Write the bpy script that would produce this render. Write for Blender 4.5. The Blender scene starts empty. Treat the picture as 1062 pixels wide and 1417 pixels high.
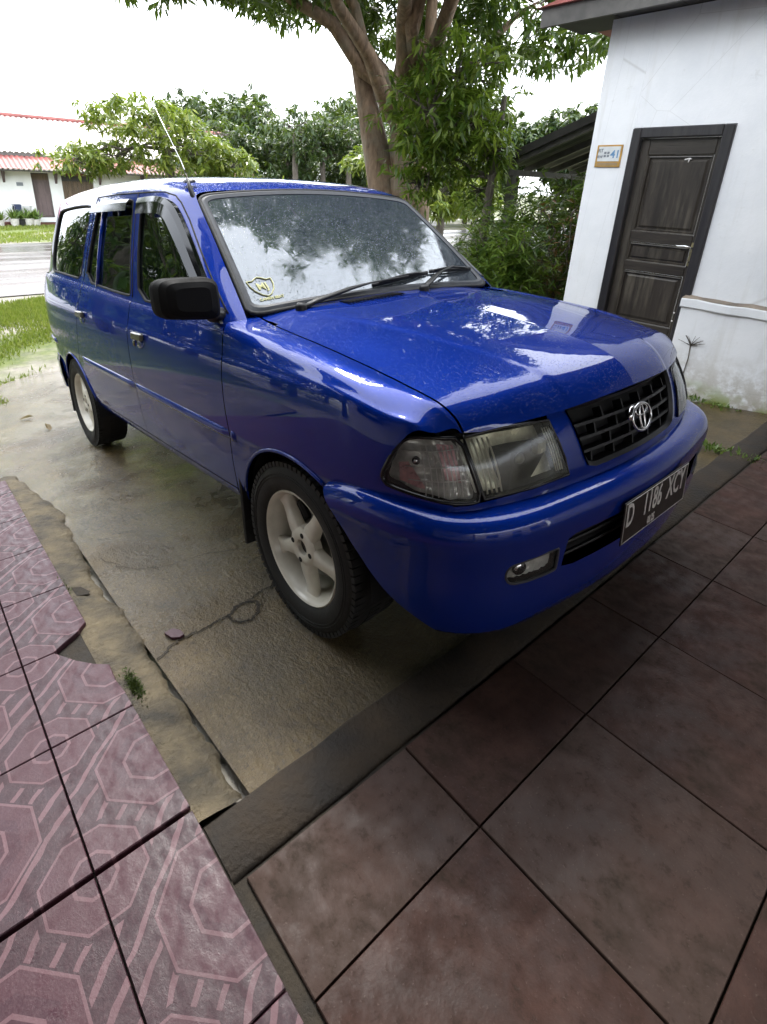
import bpy, bmesh, math, random
import numpy as np
from mathutils import Vector, Matrix
from mathutils.geometry import delaunay_2d_cdt
random.seed(7); RNG = np.random.default_rng(7)
SC = bpy.context.scene; COL = SC.collection
# ---------------------------------------------------------------- camera
TH = math.radians(7.0)                       # the driveway and the car on it slope by this much
cam_d = bpy.data.cameras.new('camera'); cam = bpy.data.objects.new('camera', cam_d); COL.objects.link(cam)
CAM = Vector((1.2381, -1.6541, 1.4375))
_f = Vector((-.696, .601, -.394)).normalized(); _r = Vector((.642, .766, .035)); _r = (_r-_f*_r.dot(_f)).normalized(); _u = _r.cross(_f)
cam.matrix_world = Matrix(((_r.x, _u.x, -_f.x, CAM.x), (_r.y, _u.y, -_f.y, CAM.y), (_r.z, _u.z, -_f.z, CAM.z), (0, 0, 0, 1)))
cam_d.sensor_fit = 'VERTICAL'; cam_d.sensor_height = 36; cam_d.lens = 760.65/1417*36
cam_d.shift_x = 32.5/1417; cam_d.shift_y = -127.5/1417
cam_d.clip_start = .05; cam_d.clip_end = 600
SC.camera = cam
# ---------------------------------------------------------------- sky, sun, exposure
SUN_EL, SUN_AZ = math.radians(50), math.radians(152)      # azimuth counted from +X towards +Y
world = bpy.data.worlds.new('World'); SC.world = world; world.use_nodes = True
wn = world.node_tree.nodes; wl = world.node_tree.links; wn.clear()
w_out = wn.new('ShaderNodeOutputWorld'); w_bg = wn.new('ShaderNodeBackground'); w_sky = wn.new('ShaderNodeTexSky')
w_sky.sky_type = 'NISHITA'; w_sky.sun_disc = False; w_sky.sun_elevation = SUN_EL; w_sky.sun_rotation = math.radians(90)-SUN_AZ
w_sky.air_density = 1; w_sky.dust_density = 3; w_sky.ozone_density = 1
w_tc = wn.new('ShaderNodeTexCoord'); w_n = wn.new('ShaderNodeTexNoise'); w_n.inputs['Scale'].default_value = 2.2; w_n.inputs['Detail'].default_value = 5
w_mr = wn.new('ShaderNodeMapRange'); w_mr.inputs['From Min'].default_value = .35; w_mr.inputs['From Max'].default_value = .68
w_mr.inputs['To Min'].default_value = .78; w_mr.inputs['To Max'].default_value = 1.0
w_mix = wn.new('ShaderNodeMix'); w_mix.data_type = 'RGBA'; w_mix.inputs['B'].default_value = (9.6, 10.0, 10.6, 1)
wl.new(w_tc.outputs['Generated'], w_n.inputs['Vector']); wl.new(w_n.outputs['Fac'], w_mr.inputs['Value'])
wl.new(w_mr.outputs['Result'], w_mix.inputs['Factor']); wl.new(w_sky.outputs['Color'], w_mix.inputs['A'])
wl.new(w_mix.outputs['Result'], w_bg.inputs['Color']); w_bg.inputs['Strength'].default_value = .15
wl.new(w_bg.outputs['Background'], w_out.inputs['Surface'])
sun_d = bpy.data.lights.new('sun', 'SUN'); sun = bpy.data.objects.new('sun', sun_d); COL.objects.link(sun)
sun_d.energy = 1.3; sun_d.angle = math.radians(14); sun_d.color = (1, .96, .90)
sun.rotation_euler = Vector((math.cos(SUN_AZ)*math.cos(SUN_EL), math.sin(SUN_AZ)*math.cos(SUN_EL), math.sin(SUN_EL))).to_track_quat('Z', 'Y').to_euler()
SC.view_settings.view_transform = 'Standard'; SC.view_settings.look = 'None'; SC.view_settings.gamma = 1
SC.view_settings.use_curve_mapping = False; SC.view_settings.exposure = 1.7
# ---------------------------------------------------------------- material helpers
class NT:
    def __init__(self, name):
        self.m = bpy.data.materials.new(name); self.m.use_nodes = True; self.t = self.m.node_tree; self.t.nodes.clear()
        self.out = self.t.nodes.new('ShaderNodeOutputMaterial')
    def n(self, typ, ins=None, **kw):
        nd = self.t.nodes.new('ShaderNode'+typ)
        for k, v in kw.items(): setattr(nd, k, v)
        for k, v in (ins or {}).items(): self.s(nd, k, v)
        return nd
    def s(self, nd, k, v):
        i = nd.inputs[k]
        if isinstance(v, tuple) and len(v) == 2 and hasattr(v[0], 'outputs'): self.t.links.new(v[0].outputs[v[1]], i)
        elif hasattr(v, 'outputs'): self.t.links.new(v.outputs[0], i)
        else: i.default_value = v if not (isinstance(v, tuple) and len(v) == 3 and i.type == 'RGBA') else (*v, 1)
    def coord(self, kind='Object', scale=1, rot=(0, 0, 0)):
        tc = self.n('TexCoord'); mp = self.n('Mapping', {'Vector': (tc, kind), 'Scale': (scale,)*3 if not isinstance(scale, tuple) else scale, 'Rotation': rot}); return mp
    def noise(self, co, scale, detail=4, rough=.55, dist=0): return self.n('TexNoise', {'Vector': co, 'Scale': scale, 'Detail': detail, 'Roughness': rough, 'Distortion': dist})
    def ramp(self, fac, stops, interp='LINEAR'):
        r = self.n('ValToRGB', {'Fac': fac}); cr = r.color_ramp; cr.interpolation = interp
        while len(cr.elements) < len(stops): cr.elements.new(.5)
        for e, (p, c) in zip(cr.elements, stops):
            e.position = p; e.color = (*c, 1) if not isinstance(c, (int, float)) else (c, c, c, 1)
        return r
    def mix(self, fac, a, b, mode='MIX'):
        m = self.n('Mix', data_type='RGBA', blend_type=mode); self.s(m, 'Factor', fac)
        for k, v in (('A', a), ('B', b)):
            i = [x for x in m.inputs if x.name == k and x.type == 'RGBA'][0]
            if hasattr(v, 'outputs'): self.t.links.new(v.outputs[0] if v.bl_idname != 'ShaderNodeMix' else [o for o in v.outputs if o.type == 'RGBA'][0], i)
            elif isinstance(v, tuple) and hasattr(v[0], 'outputs'): self.t.links.new(v[0].outputs[v[1]], i)
            else: i.default_value = (*v, 1)
        return m
    def col(self, nd, k, v):
        if hasattr(v, 'bl_idname') and v.bl_idname == 'ShaderNodeMix': self.t.links.new([o for o in v.outputs if o.type == 'RGBA'][0], nd.inputs[k])
        else: self.s(nd, k, v)
    def math(self, op, a, b=0.0, c=None):
        m = self.n('Math', operation=op); self.s(m, 0, a); self.s(m, 1, b)
        if c is not None: self.s(m, 2, c)
        return m
    def mr(self, v, a, b, c, d, interp='LINEAR'):
        m = self.n('MapRange', {'Value': v, 'From Min': a, 'From Max': b, 'To Min': c, 'To Max': d}); m.interpolation_type = interp; return m
    def bsdf(self, color, rough=.5, **kw):
        p = self.n('BsdfPrincipled'); self.col(p, 'Base Color', color if not isinstance(color, tuple) or hasattr(color[0], 'outputs') else (*color, 1)); self.s(p, 'Roughness', rough)
        for k, v in kw.items(): self.s(p, k.replace('_', ' '), v)
        self.t.links.new(p.outputs[0], self.out.inputs['Surface']); return p
    def bump(self, h, strength=.3, dist=.01, normal=None):
        b = self.n('Bump', {'Height': h, 'Strength': strength, 'Distance': dist})
        if normal is not None: self.s(b, 'Normal', normal)
        return b

def simple(name, c, rough=.5, metal=0, var=.15, scale=12, bump=0, bscale=60, coat=0, kind='Object', spec=.5, stretch=None):
    """plain material: colour with soft noise variation, roughness variation and fine relief"""
    N = NT(name); co = N.coord(kind, stretch or 1)
    nz = N.noise(co, scale, 5); d = tuple(max(0, x*(1-var)) for x in c); l = tuple(min(1, x*(1+var)) for x in c)
    rp = N.ramp(nz, [(.3, d), (.7, l)])
    p = N.bsdf(rp, rough, Metallic=metal)
    p.inputs['Specular IOR Level'].default_value = spec
    if coat: p.inputs['Coat Weight'].default_value = coat; p.inputs['Coat Roughness'].default_value = .04
    N.s(p, 'Roughness', N.mr(nz, .3, .7, max(0, rough*.85), min(1, rough*1.15)))
    if bump: N.s(p, 'Normal', N.bump(N.noise(co, bscale, 6, .6), bump, .01))
    return N.m
# ---------------------------------------------------------------- spline surfaces (car frame: x forward, y left, z up)
def nspline(t, Y, tq):
    """C2 natural cubic spline through Y (n, ...) at knots t, sampled at tq"""
    t = np.asarray(t, float); Y = np.asarray(Y, float); tq = np.asarray(tq, float)
    n = len(t); h = np.diff(t)
    A = np.zeros((n, n)); A[0, 0] = A[-1, -1] = 1
    Bv = np.zeros_like(Y)
    for i in range(1, n-1):
        A[i, i-1] = h[i-1]; A[i, i] = 2*(h[i-1]+h[i]); A[i, i+1] = h[i]
        Bv[i] = 6*((Y[i+1]-Y[i])/h[i]-(Y[i]-Y[i-1])/h[i-1])
    M = np.linalg.solve(A, Bv.reshape(n, -1)).reshape(Y.shape)
    k = np.clip(np.searchsorted(t, tq, side='right')-1, 0, n-2)
    sh = (-1,)+(1,)*(Y.ndim-1)
    hk = h[k].reshape(sh); a = (t[k+1]-tq).reshape(sh)/hk; b = (tq-t[k]).reshape(sh)/hk
    return a*Y[k]+b*Y[k+1]+((a**3-a)*M[k]+(b**3-b)*M[k+1])*hk*hk/6

class Surf:
    """tensor spline through rows of control points; rows run along u, points of a row along v"""
    def __init__(self, rows, nu=160, nv=110, tu=None, tv=None):
        P = np.array(rows, float)
        if tu is None:
            d = np.linalg.norm(np.diff(P, axis=0), axis=2).mean(1); tu = np.concatenate([[0], np.cumsum(np.sqrt(d))])
        if tv is None:
            d = np.linalg.norm(np.diff(P, axis=1), axis=2).mean(0); tv = np.concatenate([[0], np.cumsum(np.sqrt(d))])
        self.tu = np.array(tu)/tu[-1]; self.tv = np.array(tv)/tv[-1]
        self.u = np.linspace(0, 1, nu); self.v = np.linspace(0, 1, nv)
        G = nspline(self.tu, P, self.u)
        G = nspline(self.tv, G.transpose(1, 0, 2), self.v).transpose(1, 0, 2)
        self.G = G; self.nu = nu; self.nv = nv
    def ev(self, uv):
        """smooth (bicubic) evaluation on the dense grid"""
        uv = np.atleast_2d(np.asarray(uv, float))
        fu = np.clip(uv[:, 0], 0, 1)*(self.nu-1); fv = np.clip(uv[:, 1], 0, 1)*(self.nv-1)
        iu = np.clip(fu.astype(int), 0, self.nu-2); iv = np.clip(fv.astype(int), 0, self.nv-2)
        a = fu-iu; b = fv-iv
        def w(t): return [-.5*t+t*t-.5*t**3, 1-2.5*t*t+1.5*t**3, .5*t+2*t*t-1.5*t**3, -.5*t*t+.5*t**3]
        wa, wb = w(a), w(b); out = np.zeros((len(uv), 3))
        for i in range(4):
            ii = np.clip(iu+i-1, 0, self.nu-1)
            for j in range(4):
                jj = np.clip(iv+j-1, 0, self.nv-1)
                out += (wa[i]*wb[j])[:, None]*self.G[ii, jj]
        return out
    def nrm(self, uv, flip=1):
        uv = np.atleast_2d(np.asarray(uv, float)); e = 2e-3
        du = self.ev(np.clip(uv+[e, 0], 0, 1))-self.ev(np.clip(uv-[e, 0], 0, 1))
        dv = self.ev(np.clip(uv+[0, e], 0, 1))-self.ev(np.clip(uv-[0, e], 0, 1))
        n = np.cross(du, dv); n /= np.maximum(np.linalg.norm(n, axis=1), 1e-12)[:, None]
        return n*flip
    def inv(self, pts, ax, scale=None):
        """(u,v) where the surface has the given two coordinates on axes ax"""
        P = np.atleast_2d(np.asarray(pts, float)); ax = list(ax); Gx = self.G[:, :, ax].reshape(-1, 2); e = 1e-3
        uv = np.zeros((len(P), 2))
        for i, p in enumerate(P):
            k = ((Gx-p)**2).sum(1).argmin(); uv[i] = self.u[k//self.nv], self.v[k % self.nv]
        for _ in range(8):
            q = self.ev(uv)[:, ax]-P
            Ju = (self.ev(np.clip(uv+[e, 0], 0, 1))-self.ev(np.clip(uv-[e, 0], 0, 1)))[:, ax]/(2*e); Jv = (self.ev(np.clip(uv+[0, e], 0, 1))-self.ev(np.clip(uv-[0, e], 0, 1)))[:, ax]/(2*e)
            det = Ju[:, 0]*Jv[:, 1]-Ju[:, 1]*Jv[:, 0]; det = np.where(np.abs(det) < 1e-9, 1e9, det)
            s = np.stack([(q[:, 0]*Jv[:, 1]-q[:, 1]*Jv[:, 0])/det, (Ju[:, 0]*q[:, 1]-Ju[:, 1]*q[:, 0])/det], 1)
            m = np.abs(s).max(1); s *= np.where(m > .03, .03/np.maximum(m, 1e-9), 1)[:, None]
            uv = np.clip(uv-s, 0, 1)
        return uv

def lerp_tab(tab, x):
    xs = [a[0] for a in tab]; ys = [a[1] for a in tab]
    return float(np.interp(x, xs, ys))
# heights of the car's feature lines along x
BELT = [(-3.6, 1.18), (-2.95, 1.168), (-2.25, 1.128), (-1.39, 1.066), (-.45, 1.024), (-.2, 1.0), (.05, .965), (.25, .93), (.4, .885), (.55, .84)]
CRES = [(-3.6, 1.06), (-3.0, 1.043), (-1.33, .955), (-.35, .921), (.03, .907), (.25, .892), (.40, .855), (.55, .815)]
MOUL = [(-3.6, .73), (-3.04, .712), (-2.3, .679), (-1.3, .664), (-.34, .648), (.6, .64)]
def side_row(x, w, xs=None):
    """one girth row of the lower body; w scales the half width; xs shifts points in x"""
    b, c, m = lerp_tab(BELT, x), lerp_tab(CRES, x), lerp_tab(MOUL, x)
    r = [(-.70, .30), (-.772, .335), (-.794, .378), (-.817, .50), (-.830, m-.04), (-.836, m), (-.840, (m+c)/2), (-.826, c), (-.808, (b+c)/2), (-.778, b)]
    return [(x, y*w, z) for y, z in r]
def make_body_surface():
    rows = []
    # round the rear corner to the centre of the tailgate
    for x, w in ((-3.57, .02), (-3.565, .35), (-3.55, .62), (-3.49, .80), (-3.37, .915), (-3.2, .964)):
        rows.append(side_row(x, w))
    for x, w in ((-2.95, .985), (-2.6, .996), (-2.2, 1), (-1.8, 1), (-1.35, 1), (-.9, 1), (-.45, .997), (-.2, .993), (.05, .985), (.22, .972), (.34, .953), (.43, .925), (.50, .892)):
        rows.append(side_row(x, w))
    # hood part of every row: seam, flank, crease, crown
    hood = {-.45: (1.040, 1.062, 1.072, 1.078), -.2: (1.011, 1.034, 1.047, 1.053), .05: (.977, 1.004, 1.019, 1.026), .22: (.945, .974, .992, 1.000),
            .34: (.919, .950, .970, .979), .43: (.898, .930, .951, .961), .50: (.876, .910, .933, .944)}
    out = []
    for r in rows:
        x = round(r[0][0], 3)
        ys = -r[-1][1]
        if x in hood:
            a, b, c, d = hood[x]; sy = .660 if x < .4 else .652
        else:
            z = r[-1][2]; a, b, c, d = z+.02, z+.035, z+.045, z+.05; sy = ys*.84
        q = list(r)+[(x, -(ys*.45+sy*.55), (r[-1][2]*.42+a*.58)+.004), (x+.002, -sy, a), (x+.008, -sy*.70, b), (x+.014, -sy*.33, c), (x+.016, 0, d)]
        out.append(q)
    # nose: the hood bends down over a short face to its front edge
    for sx, sw, top in ((.548, .862, [(.540, -.664, .822), (.543, -.652, .834), (.545, -.638, .840), (.572, -.44, .884), (.592, -.20, .905), (.598, 0, .915)]),
                        (.585, .818, [(.560, -.650, .790), (.562, -.642, .800), (.564, -.632, .806), (.614, -.43, .838), (.648, -.20, .858), (.660, 0, .867)]),
                        (.615, .765, [(.570, -.634, .735), (.573, -.624, .742), (.576, -.614, .746), (.645, -.42, .775), (.688, -.20, .788), (.703, 0, .795)])):
        r = side_row(sx, sw)
        r[-1] = top[0]; r[-2] = (top[0][0]*.5+sx*.5, top[0][1]*.5+r[-2][1]*.5-.006, top[0][2]-.030); r[-3] = (sx*.8+top[0][0]*.2, r[-3][1]*.8+top[0][1]*.2, top[0][2]-.060)
        out.append(r+top[1:])
    return Surf(out, 240, 150)
GUT = [(-3.6, 1.575), (-3.3, 1.578), (-2.95, 1.583), (-2.6, 1.584), (-2.2, 1.576), (-1.53, 1.553), (-1.16, 1.528), (-.9, 1.49)]
ROOF = [(-3.6, 1.700), (-3.2, 1.708), (-2.7, 1.705), (-2.2, 1.692), (-1.7, 1.666), (-1.35, 1.630), (-1.1, 1.594), (-.95, 1.540), (-.9, 1.52)]
def upper_row(xb, xt, w, xr=None, dz=0):
    """greenhouse girth: belt at xb, roof at xt"""
    b, g, r = lerp_tab(BELT, xb), lerp_tab(GUT, xt), lerp_tab(ROOF, xt)
    def mid(t): return xb+(xt-xb)*t, b+(g-b)*t
    pts = []
    for t, y in ((-.08, -.795), (0, -.776), (.33, -.742), (.68, -.700), (1.0, -.655)):
        x, z = mid(t); pts.append((x, y*w, z))
    d = r-g
    pts += [(xt, -.628*w, g+d*.38), (xt-.004, -.575*w, g+d*.66), (xt-.01, -.45*w, g+d*.84), (xt-.015, -.22*w, g+d*.96), (xt-.018, 0, r)]
    return pts
def make_upper_surface():
    rows = [[(-.335, -.715, .985), (-.385, -.700, 1.035), (-.552, -.668, 1.19), (-.735, -.632, 1.35), (-.893, -.600, 1.482),
             (-.908, -.585, 1.499), (-.917, -.545, 1.509), (-.926, -.43, 1.518), (-.936, -.21, 1.527), (-.940, 0, 1.530)]]
    r = upper_row(-.50, -1.02, 1)
    r[4] = (-1.00, -.660, 1.478); r[3] = (-.86, -.706, 1.345); r[2] = (-.66, -.742, 1.19); r[1] = (-.46, -.772, 1.026)
    r[5] = (-1.02, -.632, 1.515); r[6] = (-1.03, -.578, 1.538)
    r[7] = (-1.04, -.45, 1.555); r[8] = (-1.045, -.22, 1.567); r[9] = (-1.045, 0, 1.572)
    rows.append(r)
    for xb, xt, w in ((-.85, -1.25, 1), (-1.15, -1.42, 1), (-1.45, -1.6, 1), (-1.8, -1.85, 1), (-2.2, -2.2, .998), (-2.6, -2.6, .992), (-2.95, -2.90, .978), (-3.2, -3.09, .957), (-3.36, -3.21, .905)):
        rows.append(upper_row(xb, xt, w))
    rows.append(upper_row(-3.46, -3.285, .79)); rows.append(upper_row(-3.51, -3.325, .60)); rows.append(upper_row(-3.535, -3.345, .32)); rows.append(upper_row(-3.54, -3.35, .02))
    for r in rows[-5:]:
        k = (rows.index(r)-(len(rows)-5))
        for j in range(5, 10):   # roof edge dips at the back
            x, y, z = r[j]; r[j] = (x+.006*k, y, z-.003*k)
    return Surf(rows, 200, 120)
def make_screen_surface():
    """windscreen: rows from cowl to header, columns across"""
    rows = []
    for t in np.linspace(-.06, 1.05, 8):
        xe, ye, ze = -.392+(-.902+.392)*t, .690+(.596-.690)*t, 1.040+(1.492-1.040)*t+.012*math.sin(math.pi*min(max(t, 0), 1))
        row = []
        for s in np.linspace(-1, 1, 11):
            k = 1-s*s
            row.append((xe+.012*k-.028*t*k, ye*s, ze+.024*k+.012*t*k))
        rows.append(row)
    return Surf(rows, 60, 80)
def make_fascia_surface():
    tab = [((.34, -.806), (.34, -.804), (.34, -.794), (.33, -.78)), ((.43, -.780), (.425, -.778), (.415, -.768), (.40, -.755)),
           ((.52, -.742), (.51, -.738), (.485, -.728), (.46, -.715)), ((.585, -.690), (.572, -.685), (.535, -.672), (.505, -.66)),
           ((.630, -.61), (.612, -.606), (.567, -.598), (.53, -.59)), ((.668, -.50), (.650, -.50), (.608, -.50), (.57, -.50)),
           ((.698, -.35), (.685, -.35), (.650, -.35), (.615, -.35)), ((.720, -.18), (.708, -.18), (.678, -.18), (.64, -.18)),
           ((.728, 0), (.717, 0), (.688, 0), (.655, 0))]
    full = tab+[tuple((x, -y) for x, y in r) for r in tab[-2::-1]]
    rows = [[(r[0][0], r[0][1], .60), (r[1][0], r[1][1], .70), (r[2][0], r[2][1], .80), (r[3][0], r[3][1], .86)] for r in full]
    return Surf(rows, 200, 40)
BPLAN = [(.17, -.830), (.26, -.826), (.36, -.815), (.45, -.797), (.53, -.768), (.60, -.728), (.665, -.660), (.712, -.565), (.738, -.43), (.758, -.29), (.770, -.145), (.774, 0)]
BTOP = [0, .024, .030, .024, .014, .004, 0, 0, 0, 0, 0, 0]
def make_bumper_surface():
    prof = [(-.11, .225), (-.055, .240), (-.030, .280), (-.010, .36), (.000, .45), (.012, .52), (.016, .565), (.004, .598), (-.018, .612), (-.075, .620)]
    P = BPLAN+[(x, -y) for x, y in BPLAN[-2::-1]]; dz = BTOP+BTOP[-2::-1]
    P = np.array(P); T = np.gradient(P, axis=0); T /= np.linalg.norm(T, axis=1)[:, None]
    Nn = np.stack([T[:, 1], -T[:, 0]], 1)
    rows = []
    for i in range(len(P)):
        rows.append([(P[i, 0]+Nn[i, 0]*o, P[i, 1]+Nn[i, 1]*o, z+dz[i]*min(max((z-.36)/.2, 0), 1)) for o, z in prof])
    return Surf(rows, 220, 60)
# ---------------------------------------------------------------- object and mesh helpers
def link(o, parent=None):
    COL.objects.link(o)
    if parent is not None: o.parent = parent
    return o
def empty(name, loc=(0, 0, 0), rot=(0, 0, 0), parent=None):
    o = bpy.data.objects.new(name, None); o.location = loc; o.rotation_euler = rot; o.empty_display_size = .1; return link(o, parent)
def tag(o, label=None, cat=None, group=None, kind=None):
    for k, v in (('label', label), ('category', cat), ('group', group), ('kind', kind)):
        if v: o[k] = v
    return o
def me_obj(name, V, Fc, mat, parent=None, smooth=True, loc=None, normals=None, mats=None, fm=None, sharp=None):
    me = bpy.data.meshes.new(name); me.from_pydata([tuple(map(float, v)) for v in V], [], [tuple(map(int, f)) for f in Fc])
    for m in (mats or [mat]): me.materials.append(m)
    if fm is not None: me.polygons.foreach_set('material_index', np.array(fm, dtype=np.int32))
    me.polygons.foreach_set('use_smooth', np.full(len(me.polygons), bool(smooth)))
    me.update()
    if sharp: me.set_sharp_from_angle(angle=math.radians(sharp))
    if normals is not None: me.normals_split_custom_set_from_vertices([tuple(map(float, n)) for n in normals])
    o = bpy.data.objects.new(name, me)
    if loc is not None: o.location = loc
    return link(o, parent)
class MB:
    """collects shapes and links them as ONE mesh object"""
    def __init__(s): s.V = []; s.F = []; s.mi = []; s.cur = 0
    def add(s, V, Fc):
        b = len(s.V); s.V += [tuple(v) for v in V]; s.F += [tuple(i+b for i in f) for f in Fc]; s.mi += [s.cur]*len(Fc); return s
    def box(s, lo, hi, bev=0, M=None):
        x0, y0, z0 = lo; x1, y1, z1 = hi
        if bev:
            b = bev; V = []; 
            for z, i in ((z0, b), (z0+b, 0), (z1-b, 0), (z1, b)):
                for x, y in ((x0+i+b, y0+i), (x1-i-b, y0+i), (x1-i, y0+i+b), (x1-i, y1-i-b), (x1-i-b, y1-i), (x0+i+b, y1-i), (x0+i, y1-i-b), (x0+i, y0+i+b)): V.append((x, y, z))
            Fc = [tuple(range(7, -1, -1)), tuple(range(24, 32))]
            for k in range(3):
                for j in range(8): Fc.append((k*8+j, k*8+(j+1) % 8, k*8+8+(j+1) % 8, k*8+8+j))
        else:
            V = [(x0, y0, z0), (x1, y0, z0), (x1, y1, z0), (x0, y1, z0), (x0, y0, z1), (x1, y0, z1), (x1, y1, z1), (x0, y1, z1)]
            Fc = [(3, 2, 1, 0), (4, 5, 6, 7), (0, 1, 5, 4), (1, 2, 6, 5), (2, 3, 7, 6), (3, 0, 4, 7)]
        if M is not None: V = [tuple(M @ Vector(v)) for v in V]
        return s.add(V, Fc)
    def tube(s, pts, r, n=8, cap=True, flat=1.0):
        P = [Vector(p) for p in pts]; rr = r if hasattr(r, '__len__') else [r]*len(P)
        V = []; ref = None
        for i, p in enumerate(P):
            t = (P[min(i+1, len(P)-1)]-P[max(i-1, 0)]).normalized()
            if ref is None: ref = t.orthogonal().normalized() if abs(t.z) > .9 else t.cross(Vector((0, 0, 1))).normalized()
            a = (ref-t*ref.dot(t)).normalized(); b = t.cross(a); ref = a
            for k in range(n):
                q = 2*math.pi*k/n; V.append(tuple(p+a*(math.cos(q)*rr[i])+b*(math.sin(q)*rr[i]*flat)))
        Fc = []
        for i in range(len(P)-1):
            for k in range(n): Fc.append((i*n+k, i*n+(k+1) % n, (i+1)*n+(k+1) % n, (i+1)*n+k))
        if cap: Fc += [tuple(range(n-1, -1, -1)), tuple((len(P)-1)*n+k for k in range(n))]
        return s.add(V, Fc)
    def lathe(s, prof, n=24, M=None, closed=False):
        """profile of (r, h) about the local z axis"""
        V = [(r*math.cos(2*math.pi*k/n), r*math.sin(2*math.pi*k/n), h) for r, h in prof for k in range(n)]
        Fc = []; m = len(prof)
        for i in range(m if closed else m-1):
            j = (i+1) % m
            for k in range(n): Fc.append((i*n+k, i*n+(k+1) % n, j*n+(k+1) % n, j*n+k))
        if M is not None: V = [tuple(M @ Vector(v)) for v in V]
        return s.add(V, Fc)
    def prism(s, poly, ax, a, b, M=None):
        """polygon in the plane normal to axis ax, extruded from a to b"""
        n = len(poly)
        def mk(p, h):
            q = list(p); q.insert(ax, h); return tuple(q)
        V = [mk(p, a) for p in poly]+[mk(p, b) for p in poly]
        Fc = [tuple(range(n-1, -1, -1)), tuple(range(n, 2*n))]+[(i, (i+1) % n, n+(i+1) % n, n+i) for i in range(n)]
        if M is not None: V = [tuple(M @ Vector(v)) for v in V]
        return s.add(V, Fc)
    def loft(s, A, B, close=False):
        n = len(A); Fc = [(i, i+1, n+i+1, n+i) for i in range(n-1)]
        if close: Fc.append((n-1, 0, n, 2*n-1))
        return s.add(list(A)+list(B), Fc)
    def build(s, name, mat, parent=None, smooth=False, sharp=None, loc=None, mats=None):
        o = me_obj(name, s.V, s.F, mat, parent, smooth or bool(sharp), loc, mats=mats, fm=s.mi if mats else None, sharp=sharp)
        bm = bmesh.new(); bm.from_mesh(o.data); bmesh.ops.recalc_face_normals(bm, faces=bm.faces); bm.to_mesh(o.data); bm.free()
        if sharp: o.data.set_sharp_from_angle(angle=math.radians(sharp))
        return o
def resample(poly, step, closed=True):
    out = []; n = len(poly)
    for i in range(n if closed else n-1):
        a = np.array(poly[i], float); b = np.array(poly[(i+1) % n], float); k = max(1, int(math.ceil(np.linalg.norm(b-a)/step)))
        for j in range(k): out.append(a+(b-a)*j/k)
    if not closed: out.append(np.array(poly[-1], float))
    return out
def smooth_closed(pts, it=2, hold=None):
    """corner cutting that rounds a closed polygon"""
    P = [np.array(p, float) for p in pts]
    for _ in range(it):
        Q = []
        for i in range(len(P)):
            a, b = P[i], P[(i+1) % len(P)]; Q += [a*.75+b*.25, a*.25+b*.75]
        P = Q
    return P
def inside(p, poly):
    x, y = p; c = False; n = len(poly); j = n-1
    for i in range(n):
        xi, yi = poly[i][0], poly[i][1]; xj, yj = poly[j][0], poly[j][1]
        if (yi > y) != (yj > y) and x < (xj-xi)*(y-yi)/(yj-yi)+xi: c = not c
        j = i
    return c
def inside_np(P, poly):
    x, y = P[:, 0], P[:, 1]; c = np.zeros(len(P), bool); n = len(poly); j = n-1
    for i in range(n):
        xi, yi = poly[i][0], poly[i][1]; xj, yj = poly[j][0], poly[j][1]
        if yi != yj: c ^= ((yi > y) != (yj > y)) & (x < (xj-xi)*(y-yi)/(yj-yi)+xi)
        j = i
    return c
def near_uv(S, pts):
    P = np.atleast_2d(np.array(pts, float)); G = S.G.reshape(-1, 3); uv = np.zeros((len(P), 2)); e = 1e-3
    for i, p in enumerate(P):
        k = ((G-p)**2).sum(1).argmin(); uv[i] = S.u[k//S.nv], S.v[k % S.nv]
    for _ in range(6):
        q = S.ev(uv)-P
        Ju = (S.ev(np.clip(uv+[e, 0], 0, 1))-S.ev(np.clip(uv-[e, 0], 0, 1)))/(2*e); Jv = (S.ev(np.clip(uv+[0, e], 0, 1))-S.ev(np.clip(uv-[0, e], 0, 1)))/(2*e)
        a, b, c = (Ju*Ju).sum(1)+1e-9, (Ju*Jv).sum(1), (Jv*Jv).sum(1)+1e-9; d, f = (Ju*q).sum(1), (Jv*q).sum(1); det = a*c-b*b+1e-12
        s = np.stack([(d*c-f*b)/det, (a*f-b*d)/det], 1); m = np.abs(s).max(1); s *= np.where(m > .02, .02/np.maximum(m, 1e-9), 1)[:, None]
        uv = np.clip(uv-s, 0, 1)
    return uv
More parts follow.
